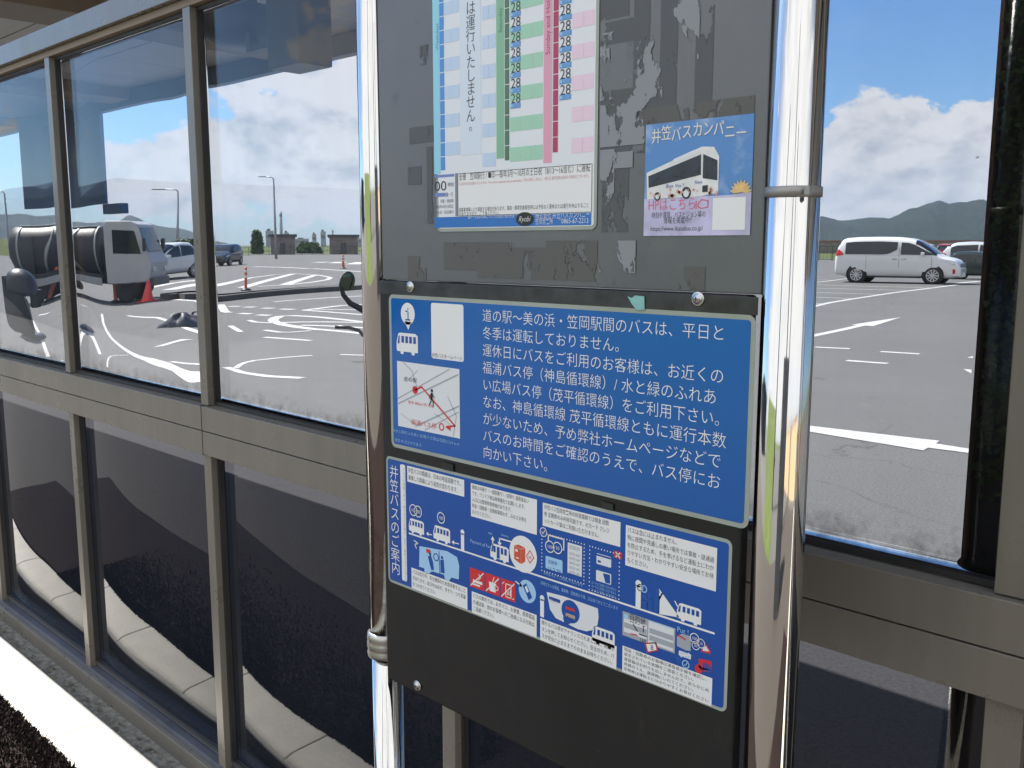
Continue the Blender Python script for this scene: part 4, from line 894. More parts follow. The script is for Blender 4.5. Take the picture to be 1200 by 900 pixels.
# minute figures and their stop names
lab_ = TI('label_blue_ink', (.10, .30, .66))
for ks, xa_, xb_, xc_, xd_, y0_, st_ in ((range(-3, 7), 599.8, 611, 599.6, 611.2, 10.5, 17.75), (range(-3, 6), 657.4, 669.8, 657, 670, 14.5, 18.55)):
    m = MB(); m2 = MB(); m3 = MB()
    for k in ks:
        a = tt.P(xa_, y0_ + st_ * k + 4.7); tt.text(m, '28', a[0], a[1], .0166, 2, width=tx_(xb_) - tx_(xa_)); b = tt.P(xc_, y0_ + st_ * k + 10.7); tt.rect(m2, b[0], b[1], tx_(xd_), b[1] + .0062, 2)
        a = tt.P(xa_ + .3, y0_ + st_ * k + 10.0); tt.text(m3, '■笠岡駅', a[0], a[1] + .0006, .0052, 3, width=tx_(xb_) - tx_(xa_) - .001)
    tt.part('minute_lettering', m, M['ink']); o = tt.part('direction_label', m2, lab_); tt.part('lettering', m3, M['lblue'], o)
m = MB()
for ch, py in zip('日祝は運行いたしません。', [-44, -28, 11, 27.5, 43, 58.5, 74.5, 90, 105.5, 121, 137, 148]):
    if py < 0 and ch in '日祝': py = {'日': -40, '祝': -20}[ch]
    p = tt.P(552.5, py + 5); tt.text(m, ch, p[0], p[1], .0185, 2, align='C', xs=.98)
tt.part('vertical_lettering', m, M['ink'])
def vtext(mb, s, px, py0, size, l, mat=None):
    """writing turned to run upward along a column"""
    t = MB(); text_into(t, s, 0, 0, size, 0); x, z = tt.P(px, py0)
    for v in t.bm.verts: v.co = Vector((x - v.co.z, tt.Y(l), z + v.co.x))
    me = bpy.data.meshes.new('tmp'); t.bm.to_mesh(me); t.bm.free(); mb.bm.from_mesh(me); bpy.data.meshes.remove(me)
m = MB(); vtext(m, 'Weekdays', 515.3, 59, .0082, 2); tt.part('weekday_lettering', m, TI('teal_ink', (.05, .27, .42)))
m = MB(); vtext(m, 'Saturday', 589.6, 38, .0085, 2); tt.part('saturday_lettering', m, TI('moss_ink', (.08, .25, .12)))
m = MB(); vtext(m, 'Sunday and Holidays', 645.6, 64, .0098, 2); tt.part('sunday_lettering', m, TI('maroon_ink', (.36, .03, .12)))
# foot of the sheet
m = MB(); tt.rect(m, tx_(509.6), tz(208), tx_(533), tz(205), 1); tt.rect(m, tx_(509.8), tt.P(517, 230.6)[1], tx_(523), tt.P(517, 226.2)[1], 1); tt.part('key_bar', m, TI('violet_ink', (.16, .22, .52)))
m = MB(); tt.rect(m, tx_(534), tz(254), tx_(537.4), tz(204.5), 1); tt.part('key_divider', m, TI('slate_ink', (.22, .23, .25)))
bx0, bx1 = tx_(537.4), tx_(695.6); bz1, bz0 = tt.P(600, 199.2)[1], tt.P(600, 251.2)[1]
m = MB(); tt.rect(m, bx0, bz0, bx1, bz1, 1); o = tt.part('note_box', m, M['white']); m = MB(); tt.line(m, [(bx0, bz1), (bx1, bz1), (bx1, bz0), (bx0, bz0), (bx0, bz1)], .0006, 2)
a = tt.P(539, 211); tt.text(m, '全便　笠岡駅行 / ■印―毎年3月～10月の土日祝（8/13～16含む）に運転', a[0], a[1], .0098, 2, width=tx_(693.6) - a[0])
a = tt.P(539, 247.2); tt.text(m, '道路事情等により遅延する場合があります。事故・異常気象発生時には予告なく運休または運行を休止すること', a[0], a[1] - .001, .0062, 2, width=tx_(692) - a[0]); a = tt.P(539, 252.2); tt.text(m, 'がありますので、ご了承ください。', a[0], a[1] - .001, .0062, 2, width=tx_(586) - a[0])
tt.part('lettering', m, M['ink'], o)
m = MB(); a = tt.P(539, 217.4); tt.text(m, '※上記以外の日は運行いたしません。The service is operated only on above days. / 平日は運行しません。/ 運行日 運行区間は変更する場合がございます。', a[0], a[1], .0045, 2, width=tx_(692) - a[0]); tt.part('red_lettering', m, TI('pale_red_ink', (.62, .25, .25)), o)
m = MB(); a = tt.P(510.3, 224); tt.text(m, '00', a[0], a[1], .0185, 2, width=tx_(523.6) - a[0]); a = tt.P(526, 218.5); tt.text(m, '時刻', a[0], a[1], .0062, 2); a = tt.P(524, 230.5); tt.text(m, '発・行', a[0], a[1], .0068, 2, width=tx_(531.5) - a[0])
for k, t in enumerate(('方面・経由等', '2023年10月1日改正', '※土日・祝日運行')): a = tt.P(512 if k else 517, 237.5 + 6.6 * k); tt.text(m, t, a[0], a[1], .0052, 2, width=tx_(532) - a[0])
tt.part('key_lettering', m, M['ink'])
fz1, fz0 = tt.P(600, 250.6)[1], tt.P(600, 265.2)[1]
m = MB(); tt.rect(m, tx_(509.2), fz0 - .0002, tx_(695.4), fz1 - .0016, 1); o = tt.part('footer_band', m, TI('footer_blue_ink', (.022, .16, .50)))
m = MB(); a = tt.P(638, 259.3); tt.text(m, '株式会社 井笠バスカンパニー', tx_(629), (fz0 + fz1) / 2 + .0012, .0092, 2, width=tx_(693.5) - tx_(629)); tt.text(m, '笠岡営業所', tx_(629), fz0 + .0022, .0078, 2, width=tx_(650) - tx_(629)); tt.text(m, '℡0865-67-2213', tx_(656), fz0 + .0022, .0085, 2, width=tx_(692) - tx_(656)); tt.text(m, '運行・お忘れ物等についてのお問い合わせは', tx_(549), fz0 + .0110, .0056, 2, width=tx_(604) - tx_(549)); tt.part('lettering', m, M['white'], o)
m = MB(); lx, lz = tx_(616.5), (fz0 + fz1) / 2 + .0008; tt.disc(m, lx, lz, .0152, 3, .0085, n=36); lo = tt.part('logo_oval', m, M['ink'], o); m = MB(); tt.text(m, 'Ryobi', lx, lz - .0030, .0095, 4, align='C', shear=.4, xs=.92); tt.part('logo_lettering', m, M['white'], o)

# ---- bus company sticker
pb_m, nt, b = new_mat('sky_photo_print'); co = objco(nt)
n_ = noise(nt, co, 20, 6, .6); sp_ = N(nt, 'ShaderNodeSeparateXYZ'); nt.links.new(co, sp_.inputs[0])
g_ = mapr(nt, sp_.outputs[2], .03, .11, 0, 1)
cc = mixc(nt, g_, (.035, .23, .58), (.09, .25, .56)); cc = mixc(nt, mapr(nt, n_, .48, .70, 0, .75), cc, (.48, .58, .74))
nt.links.new(cc, b.inputs['Base Color']); b.inputs['Roughness'].default_value = .3
ps_ = Sheet('company_sticker', 'square weathered sticker showing a white bus under a blue sky', 'sticker', (757.5, 146.5), (879.5, 275.5), pb_m, rad=.001, base=BY - .0004)
ps_.blue = M['ink']
sx0, sx1, sz0, sz1 = ps_.x0, ps_.x1, ps_.z0, ps_.z1; sw, sh = sx1 - sx0, sz1 - sz0
q = lambda u, v: (sx0 + u * sw, sz1 - v * sh)
m = MB(); ps_.pg(m, [q(0, .665), q(.2, .67), q(.5, .66), q(.8, .66), q(1, .64), q(1, 1), q(0, 1)], 1); ps_.part('lower_band', m, simple('lilac_print', (.52, .49, .70), .35, var=.18, scale=40))
m = MB()
for k, ch in enumerate('井笠バスカンパニー'):
    u = .105 + .098 * k; v = .19 - .055 * math.sin((k - .5) / 8.0 * 3.1) - (.04 if k < 2 else 0) + (.0 if k < 7 else .02); p = q(u, v); ps_.text(m, ch, p[0], p[1], .0168, 2, align='C', xs=.8)
    ps_.text(m, ch, p[0] + .0005, p[1] - .0002, .0168, 2.3, align='C', xs=.8)
ps_.part('arched_lettering', m, simple('cream_print', (.80, .74, .66), .4))
# the pictured bus
m = MB(); ps_.pg(m, [q(.02, .43), q(.55, .235), q(.66, .245), q(.71, .33), q(.71, .635), q(.55, .66), q(.03, .668)], 2); o = ps_.part('pictured_bus', m, simple('bus_white_print', (.74, .74, .73), .4, var=.10, scale=70))
m = MB(); ps_.pg(m, [q(.285, .325), q(.48, .258), q(.53, .262), q(.53, .285), q(.29, .358)], 3); ps_.part('roof_unit', m, M['pale'], o)
m = MB(); ps_.pg(m, [q(.04, .46), q(.545, .30), q(.548, .475), q(.045, .565)], 3); ps_.pg(m, [q(.565, .30), q(.695, .36), q(.70, .53), q(.565, .505)], 3)
for u, v, r_ in ((.135, .645, .033), (.415, .625, .046)): ps_.disc(m, *q(u, v), r_ * sw, 3, r_ * sh * 1.15)
ps_.pg(m, [q(.565, .57), q(.615, .565), q(.615, .625), q(.565, .625)], 3); ps_.part('bus_window', m, simple('dark_photo_print', (.02, .03, .05), .3, var=.5, scale=60), o)
m = MB()
for u, v, r_ in ((.135, .650, .018), (.415, .632, .027)): ps_.disc(m, *q(u, v), r_ * sw, 4, r_ * sh * 1.15)
ps_.part('bus_wheel', m, M['pale'], o)
m = MB(); ps_.text(m, 'Bon Voi !', *q(.215, .575), .0062, 4, shear=.2); ps_.text(m, 'Ikasa', *q(.49, .55), .005, 4, shear=.2); ps_.part('side_lettering', m, M['blue_flat'], o)
m = MB(); rnd = random.Random(2)
for k in range(26): u, v = rnd.uniform(.05, .7), rnd.uniform(.58, .65); ps_.disc(m, *q(u, v), .0016 * rnd.uniform(.5, 1.4), 4, n=7)
ps_.part('flower_decal', m, simple('salmon_print', (.66, .38, .30), .4, var=.3, scale=90), o)
m = MB(); fx, fz = q(.91, .64)
for k in range(9):
    a = R(8 + 20.5 * k); c_, s_2 = math.cos(a), math.sin(a); L_ = .0130; ps_.pg(m, [(fx, fz), (fx + c_ * L_ * .6 - s_2 * .0022, fz + s_2 * L_ * .6 + c_ * .0022), (fx + c_ * L_, fz + s_2 * L_), (fx + c_ * L_ * .6 + s_2 * .0022, fz + s_2 * L_ * .6 - c_ * .0022)], 2 + .2 * k)
ps_.part('flower_print', m, simple('yellow_petal_print', (.72, .50, .20), .4, var=.2, scale=90))
m = MB(); ps_.text(m, 'HPはこちら', *q(.04, .765), .0150, 2, width=.46 * sw, xs=1); ps_.line(m, [q(.53, .72), q(.56, .69), q(.62, .70), q(.62, .715), q(.52 + .1, .72), q(.62, .755), q(.56, .765), q(.53, .75), q(.53, .72)], .0011, 2); ps_.line(m, [q(.51, .70), q(.51, .765)], .0016, 2); ps_.part('heading_lettering', m, simple('rose_print', (.66, .12, .20), .4))
m = MB(); ps_.text(m, '時刻や運賃、バスビジョン等の', *q(.08, .838), .0076, 2, width=.52 * sw); ps_.text(m, '情報を掲載中!!', *q(.20, .888), .0076, 2, width=.27 * sw); ps_.text(m, 'https://www.ikasabus.co.jp/', *q(.07, .955), .0072, 2, width=.51 * sw); ps_.part('lettering', m, M['ink'])
m = MB(); ps_.rect(m, *q(.665, .955), *q(.955, .68), 2); ps_.part('blank_plate', m, M['white'])
# loose scraps of tape
def scrap(name, label, pts, mat, off=.0056):
    m = MB(); vs = [W(*p, BY) for p in pts]; m.prism([(v.x, BY - off, v.z) for v in vs], (0, -.0003, 0)); tag(m.build(name, mat), label, 'tape scrap')
scrap('tape_scrap', 'torn teal tape scrap on top edge of blue notice', [(739, 347), (744, 349), (748, 346), (758.5, 347), (759, 363), (749.5, 363), (744, 356)], simple('teal_tape', (.22, .47, .44), .4, var=.2, scale=60))
scrap('tape_scrap', 'short black tape scrap between blue notice and guide panel, toward its narrow title', [(521.5, 540.5), (534.5, 543.7), (534.5, 552), (521.5, 548.6)], M['black'])
scrap('tape_scrap', 'short black tape scrap between blue notice and guide panel, above the card captions', [(708, 586), (722, 590), (722, 597.5), (708, 593.5)], M['black'])

# ------------------------------------------------------------------ vehicles in the lot
def smooth(a, b, x): t = max(0, min(1, (x - a) / (b - a))); return t * t * (3 - 2 * t)
def interp(tab, x):
    for (a, ya), (b, yb) in zip(tab, tab[1:]):
        if a <= x <= b: t = (x - a) / (b - a); return ya + (yb - ya) * t
    return tab[0][1] if x < tab[0][0] else tab[-1][1]
class Car:
    def __init__(s, name, label, cat, loc_, heading, L, W_, top, belt, paint, group=None, e=.30, tum=.16):
        s.L, s.W, s.top, s.belt, s.paint, s.e, s.tum = L, W_, top, belt, paint, e, tum
        s.H = max(z for _, z in top); s.root = empty(name, loc_, heading); tag(s.root, label, cat, group)
    def bounds(s, x):
        zt = interp(s.top, x); u = x / s.L
        zb = .22 + .10 * smooth(.12, 0, u) + .06 * smooth(.9, 1, u); return zb, zt
    def w(s, x, z):
        u = 2 * x / s.L - 1; pl = (1 - abs(u) ** 5 * .16)
        return s.W / 2 * pl * (1 - s.tum * smooth(s.belt - .05, s.H, z) - .05 * smooth(.65, .2, z))
    def side(s, x, z):
        zb, zt = s.bounds(x); zc, h = (zb + zt) / 2, (zt - zb) / 2; r = min(1, abs((z - zc) / h))
        c = r ** (1 / s.e); return s.w(x, z) * math.sqrt(max(0, 1 - c * c)) ** s.e
    def add(s, name, m, mat, par=None):
        o = m.build(name, mat); o.parent = par or s.root; return o
    def body(s):
        m = MB(); nx, nf = 54, 40
        def fn(u, v):
            x = s.L * (.5 - .5 * math.cos(math.pi * u)) if 0 else s.L * u
            x = min(max(x, .004), s.L - .004); a = 2 * math.pi * v
            zb, zt = s.bounds(x); zc, h = (zb + zt) / 2, (zt - zb) / 2
            c, sn = math.cos(a), math.sin(a); z = zc - h * math.copysign(abs(c) ** s.e, c); y = math.copysign(abs(sn) ** s.e, sn) * s.w(x, z)
            return (x - s.L / 2, y, z)
        vs = m.grid(fn, nx, nf)
        for col_ in (vs[0], vs[-1]):
            try: m.bm.faces.new(col_[:-1])
            except ValueError: pass
        bmesh.ops.remove_doubles(m.bm, verts=m.bm.verts, dist=.0005)
        return s.add('body', m, s.paint)
    def patch(s, name, quad, mat, off=.006, n=10, par=None, sides=(-1, 1)):
        """panel on the flank: quad = (x0, x1, lower z(x), upper z(x))"""
        x0, x1, lo, hi = quad
        for sd in sides:
            m = MB()
            def fn(u, v):
                x = x0 + (x1 - x0) * u; z = interp(lo, x) + (interp(hi, x) - interp(lo, x)) * v
                return (x - s.L / 2, sd * (s.side(x, z) + off), z)
            m.grid(fn, n, 4); s.add(name, m, mat, par)
    def over(s, name, x0, x1, half, mat, off=.008, par=None, zmin=None):
        m = MB()
        def fn(u, v):
            x = x0 + (x1 - x0) * u; zb, zt = s.bounds(x); a = math.pi - half * (2 * v - 1); zc, h = (zb + zt) / 2, (zt - zb) / 2
            c, sn = math.cos(a), math.sin(a); z = zc - h * math.copysign(abs(c) ** s.e, c); y = math.copysign(abs(sn) ** s.e, sn) * s.w(x, z)
            sl_ = (interp(s.top, x + .02) - interp(s.top, x - .02)) / .04; n_ = Vector((-sl_, 0, 1)).normalized()
            return (x - s.L / 2 + n_.x * off, y, z + n_.z * off)
        m.grid(fn, 10, 14); return s.add(name, m, mat, par)
    def front(s, name, y0, y1, z0, z1, mat, end=1, off=.01, par=None):
        m = MB(); xe = s.L / 2 * end
        m.box((xe - .03 * end, y0, z0), (xe + off * end, y1, z1), .006); return s.add(name, m, mat, par)
    def wheels(s, xs, r=.34, spokes=10):
        for x in xs:
            for sd in (-1, 1):
                yo = sd * (s.side(x, .5) + .004)
                m = MB(); m.lathe([(r + .075, yo - sd * .05), (r + .07, yo), (.0, yo + sd * .001)], (x - s.L / 2, 0, r + .02), 'Y', 36); s.add('wheel_arch', m, M['rubber'])
                m = MB(); m.lathe([(.0, yo - sd * .18), (r * .9, yo - sd * .18), (r, yo - sd * .14), (r, yo - sd * .01), (r * .93, yo + sd * .010), (r * .70, yo + sd * .012)], (x - s.L / 2, 0, r), 'Y', 36)
                wl = s.add('wheel', m, M['rubber'])
                m = MB(); cx = x - s.L / 2
                m.lathe([(r * .71, yo + sd * .014), (r * .66, yo + sd * .018), (r * .64, yo + sd * .006)], (cx, 0, r), 'Y', 36)
                for k in range(spokes):
                    a = 2 * math.pi * k / spokes; c, sn = math.cos(a), math.sin(a); t = r * .055
                    m.poly([(cx + c * r * .1 - sn * t, yo + sd * .017, r + sn * r * .1 + c * t), (cx + c * r * .1 + sn * t, yo + sd * .017, r + sn * r * .1 - c * t), (cx + c * r * .66 + sn * t * 1.6, yo + sd * .017, r + sn * r * .66 - c * t * 1.6), (cx + c * r * .66 - sn * t * 1.6, yo + sd * .017, r + sn * r * .66 + c * t * 1.6)])
                m.lathe([(r * .15, yo + sd * .018), (.0, yo + sd * .022)], (cx, 0, r), 'Y', 16)
                s.add('rim', m, M['alloy'], wl)
    def mirrors(s, x, z):
        for sd in (-1, 1):
            y = sd * (s.side(x, z) + .02); m = MB(); m.box((x - s.L / 2 - .06, min(y, y + sd * .17), z - .05), (x - s.L / 2 + .08, max(y, y + sd * .17), z + .09), .035); s.add('wing_mirror', m, s.paint)
            
VT = [(0, 1.10), (.02, 1.30), (.10, 1.62), (.22, 1.80), (.38, 1.875), (.9, 1.92), (1.8, 1.93), (2.5, 1.91), (3.0, 1.85), (3.35, 1.72), (3.75, 1.45), (4.08, 1.19), (4.25, 1.11), (4.55, 1.05), (4.78, .96), (4.90, .80), (4.95, .62)]
def minivan(name, label, loc_, heading, paint, group=None):
    c = Car(name, label, 'minivan', loc_, heading, 4.95, 1.85, VT, 1.13, paint, group)
    c.body()
    c.patch('side_window', (.42, 2.52, [(.42, 1.20), (1.9, 1.19), (2.15, 1.21), (2.3, 1.27), (2.52, 1.40)], [(.42, 1.68), (.8, 1.72), (1.8, 1.735), (2.52, 1.70)]), M['carglass'], n=14)
    c.patch('side_window', (2.66, 4.02, [(2.66, 1.19), (4.02, 1.16)], [(2.66, 1.69), (2.95, 1.67), (3.2, 1.585), (3.6, 1.37), (4.02, 1.165)]), M['carglass'], n=14)
    c.patch('belt_trim', (.30, 4.0, [(.3, 1.165), (1.9, 1.155), (2.2, 1.17), (4.0, 1.135)], [(.3, 1.185), (1.9, 1.175), (2.2, 1.19), (4.0, 1.155)]), M['chrome_trim'], .009, 20)
    c.patch('door_seam', (2.600, 2.612, [(2.60, .34), (2.612, .34)], [(2.60, 1.66), (2.612, 1.66)]), M['rubber'], .003, 1)
    c.patch('door_seam', (3.86, 3.872, [(3.86, .5), (3.872, .5)], [(3.86, 1.12), (3.872, 1.12)]), M['rubber'], .003, 1)
    c.patch('door_seam', (1.30, 1.311, [(1.30, .45), (1.311, .45)], [(1.30, 1.15), (1.311, 1.15)]), M['rubber'], .003, 1)
    for xh in (2.34, 2.70): c.patch('door_handle', (xh, xh + .2, [(xh, .985), (xh + .2, .985)], [(xh, 1.02), (xh + .2, 1.02)]), M['chrome_trim'], .022, 3)
    c.patch('sill_trim', (1.25, 3.6, [(1.25, .255), (3.6, .255)], [(1.25, .30), (3.6, .30)]), M['dark_grey'], .004, 12)
    c.patch('tail_lamp', (.03, .36, [(.03, 1.12), (.36, 1.17)], [(.03, 1.36), (.15, 1.40), (.36, 1.24)]), M['lamp_red'], .01, 8)
    c.patch('headlamp', (4.20, 4.74, [(4.2, .94), (4.74, .76)], [(4.2, 1.02), (4.5, .985), (4.74, .93)]), M['lamp_clear'], .008, 8)
    c.patch('fog_lamp', (4.66, 4.76, [(4.66, .42), (4.76, .44)], [(4.66, .62), (4.76, .60)]), M['lamp_red'], .008, 4)
    c.over('windscreen', 3.20, 4.02, 1.13, M['carglass']); c.over('rear_window', .03, .20, 1.0, M['carglass'])
    g = c.front('grille', -.55, .55, .40, .86, M['dark_grey'], 1, -.015)
    for k in range(6): c.front('grille_bar', -.54, .54, .44 + .075 * k, .465 + .075 * k, M['chrome_trim'], 1, .012, g)
    c.front('bumper', -.70, .70, .26, .36, M['dark_grey'], 1, -.005); c.front('number_plate', -.165, .165, .30, .46, M['white'], 1, .03)
    c.wheels((.93, 3.93), .345); c.mirrors(3.52, 1.20); return c.root
p = G(1053, 331.5); minivan('minivan', 'white minivan parked side on, nearest car seen beside the sign', (p.x, p.y, -.1), R(11), M['car_white'])
HT = [(0, .92), (.05, 1.15), (.3, 1.48), (.7, 1.62), (1.4, 1.66), (2.0, 1.62), (2.5, 1.45), (3.0, 1.12), (3.2, 1.02), (3.7, .93), (4.05, .80), (4.2, .55)]
def hatch(name, label, cat, loc_, heading, paint, scale=1.0, group=None):
    c = Car(name, label, cat, loc_, heading, 4.2, 1.74, HT, .98, paint, group)
    c.body()
    c.patch('side_window', (.5, 1.75, [(.5, 1.06), (1.75, 1.0)], [(.5, 1.36), (.75, 1.46), (1.75, 1.50)]), M['carglass']); c.patch('side_window', (1.83, 2.9, [(1.83, 1.0), (2.9, .98)], [(1.83, 1.5), (2.1, 1.46), (2.5, 1.27), (2.9, 1.0)]), M['carglass'])
    c.over('windscreen', 2.1, 3.0, 1.1, M['carglass']); c.over('rear_window', .06, .5, 1.05, M['carglass'])
    c.patch('headlamp', (3.55, 4.02, [(3.55, .76), (4.02, .64)], [(3.55, .86), (4.02, .76)]), M['lamp_clear'], .008, 6); c.patch('tail_lamp', (.04, .3, [(.04, .85), (.3, .9)], [(.04, 1.15), (.3, 1.05)]), M['lamp_red'], .01, 6)
    c.patch('door_seam', (1.78, 1.79, [(1.78, .3), (1.79, .3)], [(1.78, 1.5), (1.79, 1.5)]), M['rubber'], .003, 1)
    c.front('grille', -.5, .5, .42, .62, M['black'], 1, .0); c.front('number_plate', -.165, .165, .34, .44, M['white'], 1, .02)
    c.wheels((.78, 3.35), .31, 8); c.mirrors(2.75, 1.03); c.root.scale = (scale,) * 3; return c.root
p = G(1158, 323); hatch('parked_car', 'silver grey car parked behind the nose of the white minivan', 'car', (p.x, p.y, -.1), R(4), M['car_silver'], 1.06)
p = G(1152, 327.5); hatch('parked_car', 'low dark green car in front of the silver grey car', 'car', (p.x, p.y, -.1), R(8), M['car_green'], .78)
p = G(1112, 309); hatch('parked_car', 'small red car far off past the roof of the white minivan', 'car', (p.x, p.y, -.1), R(100), M['car_red'])
p = G(1085, 307); hatch('parked_car', 'white car far off half hidden by the windscreen of the minivan', 'car', (p.x, p.y, -.1), R(95), M['car_white'])
p = G(260, 309.5); hatch('parked_car', 'black car standing far out in the lot behind the metal mullion', 'car', (p.x, p.y, -.1), R(-50), M['car_black'], 1.05)
p = G(186, 329); hatch('parked_car', 'white car nose on behind the orange cone, close to the truck', 'car', (p.x, p.y, -.1), R(-62), M['car_white'], 1.0)

# small tank truck
t = empty('tank_truck', G(109, 351), R(48)); t.scale = (.94,) * 3; tag(t, 'dark tank truck with white cab behind the orange post', 'truck')
def tp(name, m, mat, par=None): o = m.build(name, mat); o.parent = par or t; return o
m = MB(); m.box((-2.3, -.35, .55), (1.9, .35, .75), .02); m.box((-2.2, -.78, .72), (.55, .78, .82), .02); tp('chassis', m, M['black'])
m = MB(); prof = [(0, -2.25), (.55, -2.25), (.72, -2.15), (.74, -1.9), (.74, .2), (.72, .42), (.55, .52), (0, .52)]
m.lathe([(r_, x_) for r_, x_ in prof], (0, 0, 1.52), 'X', 40); tk = tp('tank', m, simple('dull_grey_tank', (.022, .022, .026), .5, metal=.0, var=.25, scale=2))
m = MB()
for xx_ in (-1.9, -1.1, -.3, .35): m.lathe([(.742, xx_ - .03), (.756, xx_ - .03), (.756, xx_ + .03), (.742, xx_ + .03)], (0, 0, 1.52), 'X', 40)
m.box((-2.0, -.22, 2.25), (.3, .22, 2.29), .01); m.lathe([(.18, 0), (.18, .12), (.0, .14)], (-.8, 0, 2.28), n=20); tp('tank_band', m, M['galv'], tk)
m = MB(); m.prism([(.68, -.76, .55), (2.05, -.76, .55), (2.12, -.76, 1.15), (1.95, -.76, 1.55), (1.72, -.76, 2.32), (1.5, -.76, 2.42), (.75, -.76, 2.42), (.68, -.76, 2.3)], (0, 1.52, 0)); cab = tp('cab', m, simple('dull_white_cab', (.42, .43, .45), .4, var=.08, scale=2))
bvm = cab.modifiers.new('bevel', 'BEVEL'); bvm.width = .05; bvm.segments = 3
m = MB(); m.grid(lambda u, v: (1.985 - .235 * v + .0, -.66 + 1.32 * u, 1.50 + .72 * v), 4, 4); ws = tp('windscreen', m, M['carglass']); ws.location.x = .012
for sd in (-1, 1):
    m = MB(); y = sd * .767; m.poly([(.95, y, 1.45), (1.80, y, 1.42), (1.62, y, 2.12), (.95, y, 2.15)]); tp('side_window', m, M['carglass'])
    m = MB(); m.box((2.06, sd * .5 - .13, .86), (2.13, sd * .5 + .13, 1.0), .02); tp('headlamp', m, M['lamp_clear'])
    m = MB(); m.box((1.9, sd * .80 - .01, 1.5), (1.98, sd * .80 + sd * .16, 1.9), .03); tp('wing_mirror', m, M['black'])
    for xx_ in (1.35, -1.25):
        m = MB(); m.lathe([(.0, sd * .52), (.36, sd * .52), (.38, sd * .56), (.38, sd * .72), (.35, sd * .75), (.22, sd * .74), (.20, sd * .70), (.0, sd * .70)], (xx_, 0, .38), 'Y', 30); tp('wheel', m, M['rubber'])
    m = MB(); m.box((-1.75, sd * .58 - .16, .80), (-.75, sd * .58 + .16, .86), .02); m.box((-1.78, sd * .58 - .16, .35), (-1.74, sd * .58 + .16, .82), .01); tp('mudguard', m, M['black'])
m = MB(); m.box((2.02, -.76, .42), (2.16, .76, .68), .03); tp('bumper', m, M['dark_grey'])
m = MB(); m.box((-1.6, -.80, .5), (.5, -.77, .72), .01); m.box((-1.6, .77, .5), (.5, .80, .72), .01); tp('side_guard', m, M['galv'])

# ------------------------------------------------------------------ posts, cone, mirrors, lamps
def bollard(px, py, h, label, rad=.055):
    p = G(px, py); o = empty('delineator_post', (p.x, p.y, -.1)); tag(o, label, 'marker post', 'orange marker posts in the lot')
    m = MB(); m.lathe([(.0, .001), (.20, .001), (.20, .04), (.12, .07), (rad, .08)], n=24); a = m.build('base', M['black'], o)
    m = MB(); m.lathe([(rad, .07), (rad, h - .03), (rad * .7, h), (0, h + .01)], n=20); b = m.build('tube', M['orange'], o)
    m = MB()
    for f in (.55, .78): m.lathe([(rad + .003, h * f), (rad + .003, h * f + .09)], n=20)
    m.build('reflective_band', M['white'], b)
bollard(286.5, 339.5, .82, 'thin orange marker post on the low island right of the mullion'); bollard(402, 315, .9, 'orange marker post above the round black mirror', .09)
bollard(136, 351.5, 1.05, 'thick orange marker post in front of the tank truck', .075); bollard(70, 352, 1.15, 'orange marker post left of the tank truck by the mullion', .07)
p = G(177, 354); o = empty('traffic_cone', (p.x, p.y, -.1)); o.scale = (.82,) * 3; tag(o, 'red traffic cone standing on the asphalt before the white car', 'traffic cone')
m = MB(); m.box((-.24, -.24, .001), (.24, .24, .04), .015); m.build('base', M['red_cone'], o)
m = MB(); m.lathe([(.19, .04), (.165, .10), (.04, .72), (.0, .73)], n=28); cn = m.build('cone_shell', M['red_cone'], o)
m = MB(); m.lathe([(.116, .34), (.088, .48)], n=28); m.lathe([(.072, .56), (.058, .63)], n=28); m.build('reflective_band', simple('pale_red_band', (.75, .30, .28), .4), cn)

# round black mirror on a bent arm; its post stands behind the sign
mp_ = G(449, 421); o = empty('round_mirror', (mp_.x, mp_.y, -.1)); tag(o, 'round black mirror on a bent arm beside the sign post', 'mirror', 'black mirrors')
dd = math.hypot(mp_.x, mp_.y)
m = MB(); m.bar((0, 0, 0), (0, 0, 1.75), .05, n=20); m.lathe([(.16, 0.001), (.16, .02), (.05, .04)], n=24); tpz = lambda px, py: D(px, py, dd) - Vector((mp_.x, mp_.y, -.1))
post_ = m.build('post', M['black'], o)
m = MB(); pts = [tpz(449, 374), tpz(440, 371), tpz(424, 363), tpz(410, 356), tpz(402, 346), tpz(399.5, 334), tpz(401, 325)]; m.tube(pts, [.05, .05, .048, .042, .034, .03, .03], 12); m.build('arm', M['black'], o)
m = MB(); pts = [tpz(449, 394), tpz(430, 396), tpz(424, 393), tpz(420, 388), tpz(408, 384.5), tpz(392, 384)]; m.tube(pts, [.028, .028, .028, .026, .026, .028], 10); m.build('grab_bar', M['black'], o)
hc = tpz(407.5, 329.5); nrm = (Vector((0, 0, 1.5)) - D(407.5, 329.5, dd)).normalized()
q_ = (nrm + _rt * .75 + Vector((0, 0, -.2))).normalized().to_track_quat('Z', 'Y').to_matrix().to_4x4()
def mirror_head(par, mat4):
    m = MB(); m.lathe([(0, -.05), (.07, -.047), (.105, -.03), (.118, 0), (.114, .006), (.108, .004)], n=32)
    for v in m.bm.verts: v.co = mat4 @ Vector((v.co.x, v.co.y * 1.15, v.co.z))
    h_ = m.build('mirror_shell', M['black'], par)
    m = MB(); m.lathe([(.109, .004), (.08, .014), (.04, .02), (0, .022)], n=32)
    for v in m.bm.verts: v.co = mat4 @ Vector((v.co.x, v.co.y * 1.15, v.co.z))
    m.build('mirror_face', simple('dark_mirror_glass', (.10, .13, .09), .08, metal=1), h_)
mirror_head(o, Matrix.Translation(hc) @ q_)
